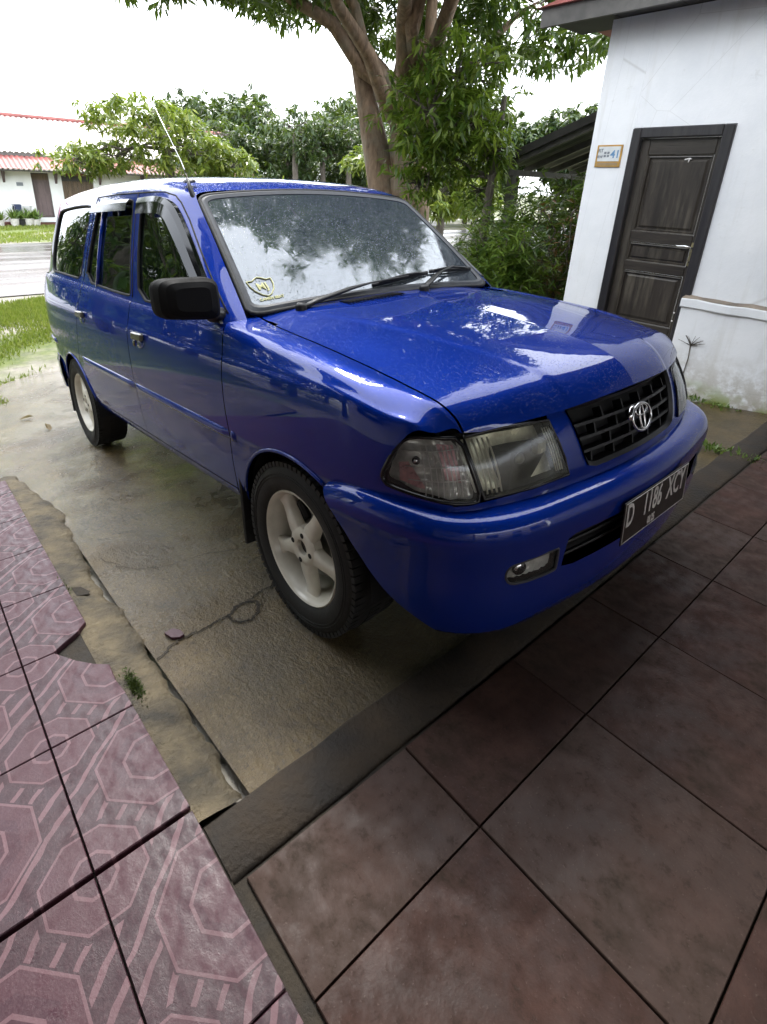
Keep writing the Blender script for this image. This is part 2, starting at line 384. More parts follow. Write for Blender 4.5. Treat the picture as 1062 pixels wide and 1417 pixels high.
def patch_data(S, outer, holes=(), step=.03, flip=1, lip=.012, off=0, disp=None, lip_holes=True):
    """triangulated piece of surface S inside the uv polygon, with a turned-in edge.  returns V, F, N"""
    # metric scale of u and v near the patch
    O = np.array(outer); c = O.mean(0); e = .01
    su = np.linalg.norm(S.ev(np.clip(c+[e, 0], 0, 1))-S.ev(np.clip(c-[e, 0], 0, 1)))/(2*e); sv = np.linalg.norm(S.ev(np.clip(c+[0, e], 0, 1))-S.ev(np.clip(c-[0, e], 0, 1)))/(2*e)
    sc = np.array([su, sv])
    def rs(poly): return np.array(resample([np.array(p)*sc for p in poly], step*.8))
    loops = [rs(outer)]+[rs(h) for h in holes]
    pts = []; edges = []; lid = []
    for L in loops:
        b = len(pts); pts += list(L); edges += [(b+i, b+(i+1) % len(L)) for i in range(len(L))]; lid.append((b, len(L)))
    mn, mx = loops[0].min(0), loops[0].max(0)
    gx = np.arange(mn[0]+step/2, mx[0], step); gy = np.arange(mn[1]+step/2, mx[1], step)
    A, Bq = np.meshgrid(gx, gy, indexing='ij'); Bq = Bq+(np.arange(len(gx)) % 2)[:, None]*step/2; Gp = np.stack([A.ravel(), Bq.ravel()], 1)
    m = inside_np(Gp, loops[0])
    for h in loops[1:]: m &= ~inside_np(Gp, h)
    Gp = Gp[m]
    bd = np.array(pts)
    keep = np.ones(len(Gp), bool)
    for i in range(0, len(Gp), 2000):
        d = ((Gp[i:i+2000, None]-bd[None])**2).sum(2).min(1); keep[i:i+2000] = d > (step*.45)**2
    Gp = Gp[keep]
    allp = [Vector(p) for p in pts]+[Vector(p) for p in Gp]
    vo, eo, fo, ov, oe, of = delaunay_2d_cdt(allp, edges, [], 0, 1e-7)
    P = np.array([(v.x, v.y) for v in vo]); T = np.array([f for f in fo if len(f) == 3])
    ce = P[T].mean(1); m = inside_np(ce, loops[0])
    for h in loops[1:]: m &= ~inside_np(ce, h)
    T = T[m]
    uv = P/sc; X = S.ev(uv); Nn = S.nrm(uv, flip)
    if disp is not None: X = X+Nn*disp(X)[:, None]
    X = X+Nn*off
    # make triangles agree with the normals
    tn = np.cross(X[T[:, 1]]-X[T[:, 0]], X[T[:, 2]]-X[T[:, 0]]); bad = (tn*Nn[T[:, 0]]).sum(1) < 0; T[bad] = T[bad][:, ::-1]
    if disp is not None:      # normals from the displaced mesh
        vn = np.zeros_like(X); tn = np.cross(X[T[:, 1]]-X[T[:, 0]], X[T[:, 2]]-X[T[:, 0]])
        for k in range(3): np.add.at(vn, T[:, k], tn)
        Nn = vn/np.maximum(np.linalg.norm(vn, axis=1), 1e-12)[:, None]
    V = [tuple(x) for x in X]; Fc = [tuple(t) for t in T]; NN = [tuple(n) for n in Nn]
    if lip:
        for li, L in enumerate(loops):
            if li and not lip_holes: continue
            uvL = L/sc; a = S.ev(uvL); n = S.nrm(uvL, flip)
            if disp is not None: a = a+n*disp(a)[:, None]
            a = a+n*off; b = len(V); k = len(L)
            cen = a.mean(0); tg = np.roll(a, -1, 0)-np.roll(a, 1, 0); sd = np.cross(tg, n); sd /= np.maximum(np.linalg.norm(sd, axis=1), 1e-9)[:, None]
            ar = ((L[:, 0]*np.roll(L[:, 1], -1))-(np.roll(L[:, 0], -1)*L[:, 1])).sum()
            V += [tuple(x) for x in a]+[tuple(x) for x in a-n*lip]; 
            # side normals: outward from the patch
            test = inside_np((L+(0))[:1], loops[0])
            NN += [tuple(x) for x in sd]*2
            for i in range(k):
                j = (i+1) % k; Fc.append((b+i, b+j, b+k+j, b+k+i))
    return V, Fc, NN
def mirror_data(D):
    V, Fc, NN = D
    return [(x, -y, z) for x, y, z in V], [tuple(reversed(f)) for f in Fc], [(x, -y, z) for x, y, z in NN]
def join_data(*Ds):
    V, Fc, NN = [], [], []
    for a, b, c in Ds:
        k = len(V); V += a; Fc += [tuple(i+k for i in f) for f in b]; NN += c
    return V, Fc, NN
def patch(name, D, mat, parent, solid=0): return me_obj(name, D[0], D[1], mat, parent, True, normals=D[2])
def text_mesh(body, size, mat, name, parent, M, extr=.0008, align='CENTER', bold=0):
    cu = bpy.data.curves.new(name, 'FONT'); cu.body = body; cu.size = size; cu.extrude = extr; cu.align_x = align; cu.align_y = 'CENTER'; cu.offset = bold; cu.resolution_u = 3
    o = bpy.data.objects.new(name+'_tmp', cu); COL.objects.link(o)
    dg = bpy.context.evaluated_depsgraph_get(); me = bpy.data.meshes.new_from_object(o.evaluated_get(dg)); bpy.data.objects.remove(o); bpy.data.curves.remove(cu)
    me.transform(M); me.materials.clear(); me.materials.append(mat); me.name = name
    return link(bpy.data.objects.new(name, me), parent)
# ---------------------------------------------------------------- materials
MT = {}
def drops(N, co, scale=170, thr=.22, strength=.6, big=1.8):
    """rain drops: small domes of a cell pattern, unevenly filled, only where the surface faces up"""
    v = N.n('TexVoronoi', {'Vector': co, 'Scale': scale, 'Randomness': 1.0}); v2 = N.n('TexVoronoi', {'Vector': co, 'Scale': scale*.42, 'Randomness': 1.0})
    a = N.mr((v, 'Distance'), 0, thr, 1, 0, 'SMOOTHERSTEP'); keep = N.n('SeparateColor', {'Color': (v, 'Color')})
    a2 = N.mr((v2, 'Distance'), 0, thr*.8, 1, 0, 'SMOOTHERSTEP'); keep2 = N.n('SeparateColor', {'Color': (v2, 'Color')})
    k = N.math('GREATER_THAN', (keep, 'Red'), .45); k2 = N.math('GREATER_THAN', (keep2, 'Red'), .72)
    h = N.math('ADD', N.math('MULTIPLY', a, k), N.math('MULTIPLY', N.math('MULTIPLY', a2, k2), big))
    patch = N.mr(N.noise(co, 3.5, 3), .38, .55, .15, 1)
    g = N.n('NewGeometry'); s = N.n('SeparateXYZ', {'Vector': (g, 'Normal')})
    up = N.mr((s, 'Z'), .35, .7, 0, 1)
    return N.math('MULTIPLY', N.math('MULTIPLY', h, patch), up)
def m_paint():
    N = NT('blue_car_paint'); co = N.coord()
    fl = N.n('TexVoronoi', {'Vector': co, 'Scale': 900.0}); nz = N.noise(co, 2.5, 3)
    base = N.mix(N.mr((fl, 'Distance'), 0, .6, .25, 0), (.0008, .020, .215), (.0026, .050, .43))
    p = N.bsdf(base, .34, Metallic=.25, Coat_Weight=1.0, Coat_Roughness=.02, Coat_IOR=1.5); p.inputs['Specular IOR Level'].default_value = 0
    dirt = N.noise(co, 9, 6, .65); N.s(p, 'Coat Roughness', N.mr(dirt, .45, .8, .008, .05)); N.s(p, 'Roughness', N.mr(nz, .3, .7, .36, .44))
    h = drops(N, co, 250, .30, big=.35); b = N.bump(h, .5, .003)
    wob = N.bump(N.noise(co, 7, 2), .05, .01)
    N.s(p, 'Normal', N.bump(N.noise(co, 700, 2), .03, .001, wob)); N.s(p, 'Coat Normal', N.bump(h, .6, .0035, wob))
    return N.m
def m_glass(name, tint, body, wet=0, refl_rough=.02, ior=1.5, gloss=(.95, .97, 1), tf=.5):
    """tinted pane: part see-through, part dark film, with a mirror-like skin"""
    N = NT(name); co = N.coord()
    tr = N.n('BsdfTransparent', {'Color': (*tint, 1)}); df = N.n('BsdfDiffuse', {'Color': (*body, 1)})
    mx = N.n('MixShader', {'Fac': tf}); N.s(mx, 1, tr); N.s(mx, 2, df)
    gl = N.n('BsdfGlossy', {'Color': (*gloss, 1), 'Roughness': refl_rough}); fr = N.n('Fresnel', {'IOR': ior})
    fac = fr
    if wet:
        h = drops(N, co, 190, .36, big=1.2); b = N.bump(h, wet*1.2, .005); N.s(gl, 'Normal', b); N.s(fr, 'Normal', b)
        mist = N.noise(co, 30, 5); N.s(gl, 'Roughness', N.mr(mist, .35, .7, .02, .12))
    else:
        b = N.bump(N.noise(co, 6, 1), .03, .01); N.s(gl, 'Normal', b)
    ms = N.n('MixShader', {'Fac': fac}); N.s(ms, 1, mx); N.s(ms, 2, gl)
    N.t.links.new(ms.outputs[0], N.out.inputs['Surface']); return N.m
def m_concrete():
    N = NT('wet_concrete'); co = N.coord('Object'); st = N.coord('Object', (4, 11, 5), (0, 0, -.75))
    big = N.noise(co, .9, 5, .6); mid = N.noise(co, 5, 6, .65); fine = N.noise(co, 90, 4, .7); br = N.noise(st, 3.2, 5, .7, .6)
    c = N.ramp(mid, [(.25, (.040, .025, .008)), (.5, (.090, .060, .021)), (.78, (.160, .112, .047))])
    c2 = N.mix(N.mr(big, .45, .66, 0, .6), c, (.100, .080, .048))
    dk = N.mix(N.mr(N.noise(co, 2.3, 6, .7, .8), .56, .72, 0, .8), c2, (.030, .023, .014))
    c3 = N.mix(N.mr(fine, .55, .75, 0, .75), dk, (.24, .185, .10)); c3 = N.mix(N.mr(N.noise(co, 55, 5, .75), .34, .46, .75, 0), c3, (.022, .016, .009)); c3 = N.mix(N.mr(N.noise(st, 4, 6, .8, 1.6), .56, .68, 0, .45), c3, (.21, .165, .095)); c3 = N.mix(N.mr(N.noise(co, 1.15, 6, .72, .5), .52, .64, 0, .75), c3, (.040, .027, .012)); c3 = N.mix(N.mr(N.noise(co, 24, 5, .7), .58, .70, 0, .5), c3, (.05, .037, .018))
    p = N.bsdf(c3, .4)
    wet = N.mr(N.noise(co, 2.1, 5, .65), .34, .52, 0, 1)
    sx = N.n('SeparateXYZ', {'Vector': co}); open_air = N.mr(N.math('ADD', (sx, 'X'), N.math('MULTIPLY', big, .9)), -1.3, .7, 1, .14)
    wet = N.math('MULTIPLY', wet, open_air)
    N.s(p, 'Roughness', N.mr(wet, 0, 1, .40, .05)); N.s(p, 'Specular IOR Level', N.mr(wet, 0, 1, .5, 1.0))
    crk = N.n('TexVoronoi', {'Vector': N.mix(.09, co, N.noise(co, 4, 4)), 'Scale': 1.7}, feature='DISTANCE_TO_EDGE')
    hh = N.math('ADD', N.math('MULTIPLY', br, .7), N.math('MULTIPLY', fine, .7)); hh = N.math('ADD', hh, N.math('MULTIPLY', N.noise(co, 22, 5, .7), .8)); hh = N.math('ADD', hh, N.math('MULTIPLY', mid, .6))
    N.s(p, 'Normal', N.bump(hh, .75, .011)); return N.m
def m_tile():
    """mauve terrazzo tile with octagon rings and pale lines (object origin = middle of the tile)"""
    N = NT('mauve_patterned_tile'); tc = N.n('TexCoord'); s = N.n('SeparateXYZ', {'Vector': (tc, 'Object')})
    co = N.coord()
    def octo(cx, cy, sx=1, sy=1):
        ax = N.math('ABSOLUTE', N.math('MULTIPLY', N.math('SUBTRACT', (s, 'X'), cx), sx)); ay = N.math('ABSOLUTE', N.math('MULTIPLY', N.math('SUBTRACT', (s, 'Y'), cy), sy))
        return N.math('MAXIMUM', N.math('MAXIMUM', ax, ay), N.math('MULTIPLY', N.math('ADD', ax, ay), .72))
    d1 = octo(0, 0, 1, 1.05); d2 = octo(.2, .2); d3 = octo(-.2, .2); d4 = octo(.2, -.2); d5 = octo(-.2, -.2)
    dm = N.math('MINIMUM', N.math('MINIMUM', d2, d3), N.math('MINIMUM', d4, d5))
    pale, mid, dark, rose = (.150, .078, .092), (.066, .022, .033), (.036, .013, .021), (.050, .014, .025)
    r1 = N.ramp(N.math('MULTIPLY', d1, 5), [(0, mid), (.26, rose), (.33, pale), (.37, rose), (.47, rose), (.50, mid), (.64, mid), (.66, pale), (.69, dark), (.99, dark)], 'CONSTANT')
    r2 = N.ramp(N.math('MULTIPLY', dm, 5), [(0, rose), (.18, pale), (.22, mid), (.45, mid), (.47, pale), (.50, dark)], 'CONSTANT')
    near = N.math('LESS_THAN', dm, .112)
    base = N.mix(near, r1, r2)
    dg = N.n('TexWave', {'Vector': co, 'Scale': 9.0, 'Distortion': 2.5, 'Detail': 2}); dg.bands_direction = 'DIAGONAL'
    far = N.math('MULTIPLY', N.math('GREATER_THAN', d1, .142), N.math('GREATER_THAN', dm, .112))
    base = N.mix(N.math('MULTIPLY', far, N.math('GREATER_THAN', (dg, 'Fac'), .86)), base, pale)
    mot = N.noise(co, 140, 5, .75); base = N.mix(N.mr(mot, .45, .7, 0, .4), base, (.125, .062, .073))
    base = N.mix(N.mr(N.noise(co, 5, 5), .5, .8, 0, .5), base, (.06, .03, .035))
    p = N.bsdf(base, .3); p.inputs['Specular IOR Level'].default_value = .3; N.s(p, 'Roughness', N.mr(N.noise(N.coord('Generated'), 8, 4), .35, .65, .28, .6)); N.s(p, 'Normal', N.bump((base, 2), .35, .004, N.bump(mot, .15, .004))); return N.m
def m_paver():
    N = NT('red_brown_paver'); co = N.coord(); rnd = N.n('ObjectInfo')
    m = N.noise(co, 9, 6, .65); f = N.noise(co, 110, 4, .7)
    c = N.ramp(m, [(.22, (.022, .010, .007)), (.5, (.050, .023, .017)), (.8, (.092, .046, .035))])
    c = N.mix(N.mr((rnd, 'Random'), 0, 1, 0, .65), c, (.075, .052, .042)); c = N.mix(N.mr(f, .6, .8, 0, .45), c, (.20, .155, .14))
    c = N.mix(N.mr(N.noise(co, 3.5, 5, .7), .55, .72, 0, .7), c, (.030, .024, .015)); c = N.mix(N.mr(N.noise(co, 28, 6, .75), .56, .66, 0, .5), c, (.024, .017, .012))
    p = N.bsdf(c, .5); p.inputs['Specular IOR Level'].default_value = .3; N.s(p, 'Roughness', N.mr(N.noise(co, 14, 5, .7), .38, .62, .48, .85)); N.s(p, 'Normal', N.bump(N.math('ADD', f, m), .2, .004)); return N.m
def m_wall():
    N = NT('white_limewash_wall'); tc = N.n('TexCoord'); co = N.coord(); s = N.n('SeparateXYZ', {'Vector': (tc, 'Object')})
    n1 = N.noise(co, 2.2, 6, .65); n2 = N.noise(co, 14, 6, .7)
    c = N.ramp(n1, [(.3, (.72, .74, .76)), (.65, (.82, .83, .84))])
    c = N.mix(N.mr(n2, .62, .78, 0, .4), c, (.48, .47, .42))
    low = N.mr(N.math('ADD', (s, 'Z'), N.math('MULTIPLY', n1, .35)), .10, .62, 1, 0)
    st = N.math('MULTIPLY', low, N.mr(n2, .36, .56, 0, .9)); c = N.mix(st, c, (.25, .20, .11)); cr = N.n('TexVoronoi', {'Vector': N.mix(.06, co, N.noise(co, 3, 5)), 'Scale': 1.3}, feature='DISTANCE_TO_EDGE'); c = N.mix(N.mr((cr, 'Distance'), 0, .004, .35, 0), c, (.35, .34, .31)); c = N.mix(N.mr(N.noise(N.coord('Object', (9, 9, .7)), 1.2, 5, .6), .55, .75, 0, .35), c, (.52, .50, .44))
    grn = N.math('MULTIPLY', N.mr(N.math('ADD', (s, 'Z'), N.math('MULTIPLY', n2, .2)), .10, .27, 1, 0), N.mr(N.noise(co, 6, 4), .42, .55, 0, 1)); c = N.mix(grn, c, (.20, .25, .035))
    p = N.bsdf(c, .85); N.s(p, 'Normal', N.bump(n2, .3, .01)); return N.m
def m_wood(name, c1, c2, axis='Z', worn=.0, rough=.45):
    N = NT(name); sc = {'X': (1.5, 14, 14), 'Y': (14, 1.5, 14), 'Z': (14, 14, 1.3)}[axis]
    co = N.coord('Object', sc); pl = N.coord()
    g = N.noise(co, 2.2, 6, .65, 1.2); st = N.noise(N.coord('Object', tuple(.35*x for x in sc)), 1.6, 4)
    c = N.ramp(g, [(.28, c1), (.7, c2)])
    c = N.mix(N.mr(st, .48, .66, 0, .65), c, tuple(x*.55 for x in c1))
    if worn:
        w = N.math('MULTIPLY', N.mr(N.noise(co, 1.1, 5, .7), .5, .68, 0, 1), N.mr(N.noise(pl, 2.5, 3), .4, .6, .2, 1))
        c = N.mix(N.math('MULTIPLY', w, worn), c, (.13, .115, .085))
    p = N.bsdf(c, rough); N.s(p, 'Normal', N.bump(g, .25, .006)); return N.m
def m_bark(name, c1, c2):
    N = NT(name); co = N.coord('Object', (6, 6, 1.6)); n = N.noise(co, 2.2, 7, .7, .5); pl = N.coord()
    c = N.ramp(n, [(.3, c1), (.68, c2)]); c = N.mix(N.mr(N.noise(pl, 2.2, 4), .52, .66, 0, .6), c, (.20, .19, .15))
    p = N.bsdf(c, .85); N.s(p, 'Normal', N.bump(n, .9, .04)); return N.m
def m_leaf(name, cols, trans=.35, rough=.35):
    N = NT(name); g = N.n('NewGeometry')
    c = N.ramp((g, 'Random Per Island'), [(i/(len(cols)-1), k) for i, k in enumerate(cols)])
    p = N.n('BsdfPrincipled', {'Roughness': rough}); N.s(p, 'Base Color', c)
    t = N.n('BsdfTranslucent'); tc = N.mix(.5, c, (.20, .28, .02)); N.col(t, 'Color', tc)
    m = N.n('MixShader', {'Fac': trans}); N.s(m, 1, p); N.s(m, 2, t); N.t.links.new(m.outputs[0], N.out.inputs['Surface']); return N.m
def m_grass_ground():
    N = NT('worn_grass_ground'); co = N.coord()
    a = N.noise(co, .45, 5, .6); b = N.noise(co, 6, 6, .7)
    soil = N.ramp(b, [(.3, (.12, .10, .07)), (.7, (.26, .235, .18))]); gr = N.ramp(b, [(.3, (.055, .085, .014)), (.7, (.14, .17, .035))])
    c = N.mix(N.mr(a, .44, .56, 0, 1), gr, soil); p = N.bsdf(c, .75)
    N.s(p, 'Roughness', N.mr(a, .45, .6, .85, .45)); N.s(p, 'Normal', N.bump(b, .7, .03)); return N.m
def m_road():
    N = NT('wet_road'); co = N.coord(); st = N.coord('Object', (1, .12, 1))
    a = N.noise(st, 1.6, 5, .6); f = N.noise(co, 60, 4, .7)
    c = N.ramp(a, [(.3, (.050, .048, .046)), (.7, (.105, .10, .095))]); c = N.mix(N.mr(N.noise(st, .9, 5, .7), .5, .66, 0, .55), c, (.17, .155, .125))
    p = N.bsdf(c, .25); N.s(p, 'Roughness', N.mr(a, .35, .62, .10, .42)); N.s(p, 'Normal', N.bump(N.math('ADD', f, a), .12, .01)); return N.m
def m_tint(name, c, rough, metal=0, **k): return simple(name, c, rough, metal, **k)
MT['paint'] = m_paint()
MT['windscreen'] = m_glass('wet_windscreen_glass', (.10, .12, .13), (.040, .050, .062), wet=.6, ior=2.2, gloss=(.92, .96, 1), tf=.85)
MT['sideglass'] = m_glass('tinted_side_glass', (.05, .07, .06), (.004, .008, .007), ior=1.85, tf=.5)
MT['visor'] = m_glass('smoked_visor_plastic', (.04, .045, .045), (.003, .004, .004), ior=1.42, refl_rough=.08, tf=.6)
MT['lens'] = m_glass('clear_lamp_lens', (.97, .97, .97), (.6, .58, .56), ior=1.45, tf=.04, refl_rough=.05)
MT['lens_old'] = m_glass('hazy_lamp_lens', (.90, .90, .80), (.5, .5, .42), ior=1.45, tf=.10, refl_rough=.12)
MT['black'] = simple('black_plastic', (.007, .007, .008), .42, var=.3, bump=.05, bscale=300)
MT['gloss_black'] = simple('gloss_black_plastic', (.008, .008, .009), .16, var=.3)
MT['rubber'] = simple('black_rubber', (.016, .016, .016), .7, var=.35, scale=20, bump=.15, bscale=120)
MT['matte'] = simple('matte_black_plastic', (.006, .006, .006), .8, var=.25, bump=.1, bscale=250, spec=.2)
MT['leafE'] = m_leaf('light_mango_leaf', [(.025, .06, .008), (.06, .12, .014), (.12, .19, .025), (.20, .26, .045)], .45)
MT['seal'] = simple('grey_rubber_seal', (.045, .048, .055), .5, var=.3, scale=25)
MT['cavity'] = simple('dark_cavity', (.006, .006, .007), .8, var=.2)
MT['tyre'] = simple('tyre_rubber', (.010, .010, .010), .7, var=.4, scale=15, bump=.2, bscale=80)
MT['rim'] = simple('off_white_rim_paint', (.68, .645, .555), .34, var=.16, scale=9, coat=.3)
MT['steel'] = simple('dull_steel', (.30, .30, .29), .45, metal=.9, var=.3)
MT['chrome'] = simple('chrome', (.75, .75, .76), .10, metal=1, var=.06)
MT['reflector'] = simple('lamp_reflector', (.70, .69, .64), .25, metal=.25, var=.25, scale=40)
MT['pinkref'] = simple('pinkish_reflector', (.66, .36, .37), .3, metal=.1, var=.3, scale=60)
MT['plate'] = simple('black_number_plate', (.018, .013, .011), .45, var=.3)
MT['plate_white'] = simple('plate_silver_letters', (.70, .67, .65), .4, var=.15, scale=80)
MT['sticker'] = simple('pale_yellow_sticker', (.55, .54, .25), .5, var=.08, scale=80)
MT['handle'] = simple('olive_black_handle', (.075, .070, .045), .22, var=.3, coat=.5)
MT['seatcloth'] = simple('grey_seat_cloth', (.05, .05, .055), .9, var=.3, bump=.2)
MT['amber'] = simple('amber_bulb', (.6, .25, .04), .2, var=.1)
MT['redlens'] = simple('red_tail_lens', (.35, .01, .012), .12, var=.1, coat=1)
MT['concrete'] = m_concrete(); MT['tile'] = m_tile(); MT['paver'] = m_paver(); MT['wall'] = m_wall()
MT['mortar'] = simple('damp_cement_mortar', (.115, .092, .056), .75, var=.7, scale=9, bump=1.0, bscale=60)
MT['beam'] = simple('worn_concrete_kerb', (.034, .024, .015), .85, var=.6, scale=7, bump=.8, bscale=60)
MT['joint'] = simple('dark_soil_joint', (.034, .027, .019), .9, var=.5, scale=20, bump=.5)
MT['moss'] = m_leaf('moss_green', [(.03, .05, .01), (.07, .10, .02)], .1, .8)
MT['door'] = m_wood('dark_weathered_door_wood', (.020, .0165, .013), (.050, .041, .032), 'Z', .55, .38)
MT['doorrail'] = m_wood('dark_weathered_rail_wood', (.020, .0165, .013), (.050, .041, .032), 'X', .35, .38)
MT['frame'] = m_wood('dark_frame_wood', (.015, .014, .016), (.032, .030, .032), 'Z', .2, .4)
MT['brass'] = simple('tarnished_brass', (.42, .36, .20), .35, metal=.9, var=.35, scale=40)
MT['ledge'] = simple('weathered_ledge_top', (.21, .17, .13), .8, var=.5, scale=9, bump=.5, bscale=30)
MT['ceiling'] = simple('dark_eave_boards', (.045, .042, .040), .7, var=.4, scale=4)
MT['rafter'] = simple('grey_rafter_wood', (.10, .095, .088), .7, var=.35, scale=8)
MT['farwall'] = simple('white_far_wall', (.70, .71, .70), .85, var=.10, scale=1.2, bump=.1)
MT['farplinth'] = simple('red_brown_plinth', (.19, .075, .06), .7, var=.3, scale=3)
MT['fardoor'] = m_wood('grey_brown_far_door', (.085, .060, .058), (.14, .10, .10), 'Z', .1, .5)
MT['farwood'] = m_wood('brown_board_doors', (.07, .045, .026), (.15, .105, .065), 'Z', .2, .6)
MT['rooftile'] = simple('red_clay_roof_tile', (.26, .075, .065), .55, var=.4, scale=3, bump=.2, bscale=20)
MT['roofpale'] = simple('pale_roof_tile', (.42, .36, .34), .35, var=.35, scale=4)
MT['potclay'] = simple('white_flower_pot', (.62, .60, .56), .6, var=.2, scale=10)
MT['soil'] = simple('potting_soil', (.03, .022, .015), .9, var=.4, scale=30)
MT['grassg'] = m_grass_ground(); MT['road'] = m_road()
MT['roadline'] = simple('worn_white_road_line', (.62, .62, .60), .4, var=.25, scale=5)
MT['bark'] = m_bark('mango_bark', (.085, .055, .034), (.30, .205, .135)); MT['bark2'] = m_bark('grey_bark', (.045, .038, .030), (.16, .135, .11))
MT['leafA'] = m_leaf('mango_leaf', [(.012, .036, .006), (.028, .075, .011), (.060, .125, .017), (.13, .20, .03)], .35)
MT['leafB'] = m_leaf('yellow_green_leaf', [(.05, .09, .010), (.11, .16, .018), (.18, .23, .03), (.25, .28, .05)], .4)
MT['leafC'] = m_leaf('shrub_leaf', [(.03, .075, .012), (.07, .13, .020), (.12, .20, .032), (.20, .27, .055)], .45)
MT['leafD'] = m_leaf('dark_far_leaf', [(.012, .030, .010), (.025, .055, .016), (.045, .080, .022), (.075, .11, .035)], .3)
MT['leafR'] = m_leaf('reddish_leaf', [(.10, .06, .02), (.16, .07, .03), (.20, .10, .05)], .3)
MT['grass'] = m_leaf('grass_blade', [(.09, .14, .015), (.16, .22, .025), (.23, .28, .05), (.30, .31, .09)], .35, .6)
MT['dryleaf'] = m_leaf('fallen_leaf', [(.13, .085, .03), (.20, .14, .05)], .2, .6)
MT['green'] = m_leaf('green_pot_leaf', [(.06, .12, .02), (.14, .22, .05), (.24, .32, .10)], .3)
MT['redpl'] = simple('red_plastic', (.38, .03, .035), .35, var=.2)
MT['bluecloth'] = simple('dark_blue_cloth', (.02, .03, .07), .8, var=.3)
MT['signorange'] = simple('orange_sign_enamel', (.42, .24, .05), .45, var=.2, scale=14)
MT['signwhite'] = simple('white_sign_enamel', (.60, .62, .62), .45, var=.12, scale=14)
MT['signblue'] = simple('blue_sign_print', (.12, .25, .42), .5, var=.15, scale=20)
MT['signgrey'] = simple('grey_sign_print', (.18, .20, .22), .5, var=.15, scale=20)
MT['housewall2'] = simple('cream_house_wall', (.50, .47, .42), .85, var=.12, scale=1.5)
MT['corr'] = simple('grey_corrugated_sheet', (.16, .16, .155), .5, metal=.4, var=.3, scale=3)
MT['tin'] = simple('dark_motorbike_plastic', (.03, .032, .036), .3, var=.3)
# ================================================================ the setting: ground, road, drive, porch floor, terrace
TT = math.tan(TH)
def gz(x): return -.72 if x < -5.86 else (.045 if x > .45 else -.01+x*TT-.0)
def hnoise(x, y, s=1.0, seed=0): return math.sin(x*1.7*s+seed)*math.cos(y*1.3*s+seed*.7)*.5+math.sin(x*4.1*s+y*3.3*s+seed)*.25+math.sin(x*9.3*s-y*7.7*s+seed*2)*.12
def sheet(name, poly, zf, mat, step, parent=None, holes=()):
    L = resample(poly, step); mn = np.min(L, 0); mx = np.max(L, 0); pts = list(L); ed = [(i, (i+1) % len(L)) for i in range(len(L))]
    for x in np.arange(mn[0]+step/2, mx[0], step):
        for y in np.arange(mn[1]+step/2, mx[1], step): pts.append(np.array((x, y)))
    P = np.array(pts); k = np.ones(len(P), bool); k[len(L):] = inside_np(P[len(L):], L)
    d = np.array([True]*len(L)+[((np.array(L)-p)**2).sum(1).min() > (step*.4)**2 for p in P[len(L):]]); P = P[k & d]
    vo, _, fo, _, _, _ = delaunay_2d_cdt([Vector(p) for p in P], ed, [], 0, 1e-6)
    V = [(v.x, v.y, zf(v.x, v.y)) for v in vo]; Fc = []
    C_ = np.array([np.mean([(V[i][0], V[i][1]) for i in f], 0) for f in fo]); ok = inside_np(C_, L)
    for f, g in zip(fo, ok):
        if g: Fc.append(tuple(f))
    o = me_obj(name, V, Fc, mat, parent, True)
    bm = bmesh.new(); bm.from_mesh(o.data)
    for f in bm.faces:
        if f.normal.z < 0: f.normal_flip()
    bm.to_mesh(o.data); bm.free(); return o
# broad ground sheet with the profile of the slope
xs = [-260, -80, -40, -30, -20, -12, -9, -7, -5.86]+list(np.linspace(-5.4, .45, 14))+[.9, 5, 60, 260]; ys = [-260, -80, -30, -15, -8, -4, -2, 0, 2, 4, 8, 15, 30, 80, 260]
V = [(x, y, gz(x)-.02) for x in xs for y in ys]; n = len(ys); Fc = [(i*n+j, (i+1)*n+j, (i+1)*n+j+1, i*n+j+1) for i in range(len(xs)-1) for j in range(n-1)]
tag(me_obj('ground', V, Fc, MT['grassg'], None, True), kind='structure')
tag(sheet('road', [(-20.2, -70), (-10.9, -70), (-10.75, -20), (-11.0, -4), (-10.85, 3), (-11.1, 10), (-10.9, 30), (-11, 80), (-20.2, 80), (-20.0, 20), (-20.3, 0)], lambda x, y: -.722+.035*(1-((x+15.5)/4.7)**2), MT['road'], 2.0), kind='structure')
for x0, y0, y1 in ((-19.3, -60, 75),):
    tag(me_obj('road_line', [(x0, y0, -.715), (x0+.18, y0, -.7145), (x0+.18, y1, -.7145), (x0, y1, -.715)], [(0, 1, 2, 3)], MT['roadline']), kind='structure')
# concrete drive
DR = [(.425, -1.26), (.425, 2.895), (-2.0, 2.9), (-5.9, 2.8), (-6.1, 1.2), (-5.95, .2), (-6.02, -.30), (-5.8, -.55), (-5.55, -.85), (-5.3, -1.1), (-5.12, -1.6), (-4.9, -2.4), (-4.7, -3.2), (-2.7, -3.2), (-2.35, -2.2), (-2.28, -1.42), (-2.1, -1.30), (-1.2, -1.26), (-.6, -1.265)]
DRIVE = tag(sheet('driveway', DR, lambda x, y: x*TT+.0025*hnoise(x, y, 1.5), MT['concrete'], .12), kind='structure')
def onD(x, y, h=0):        # point of the sloping plane, car-frame coordinates
    return (x*math.cos(TH)-h*math.sin(TH), y, x*math.sin(TH)+h*math.cos(TH))
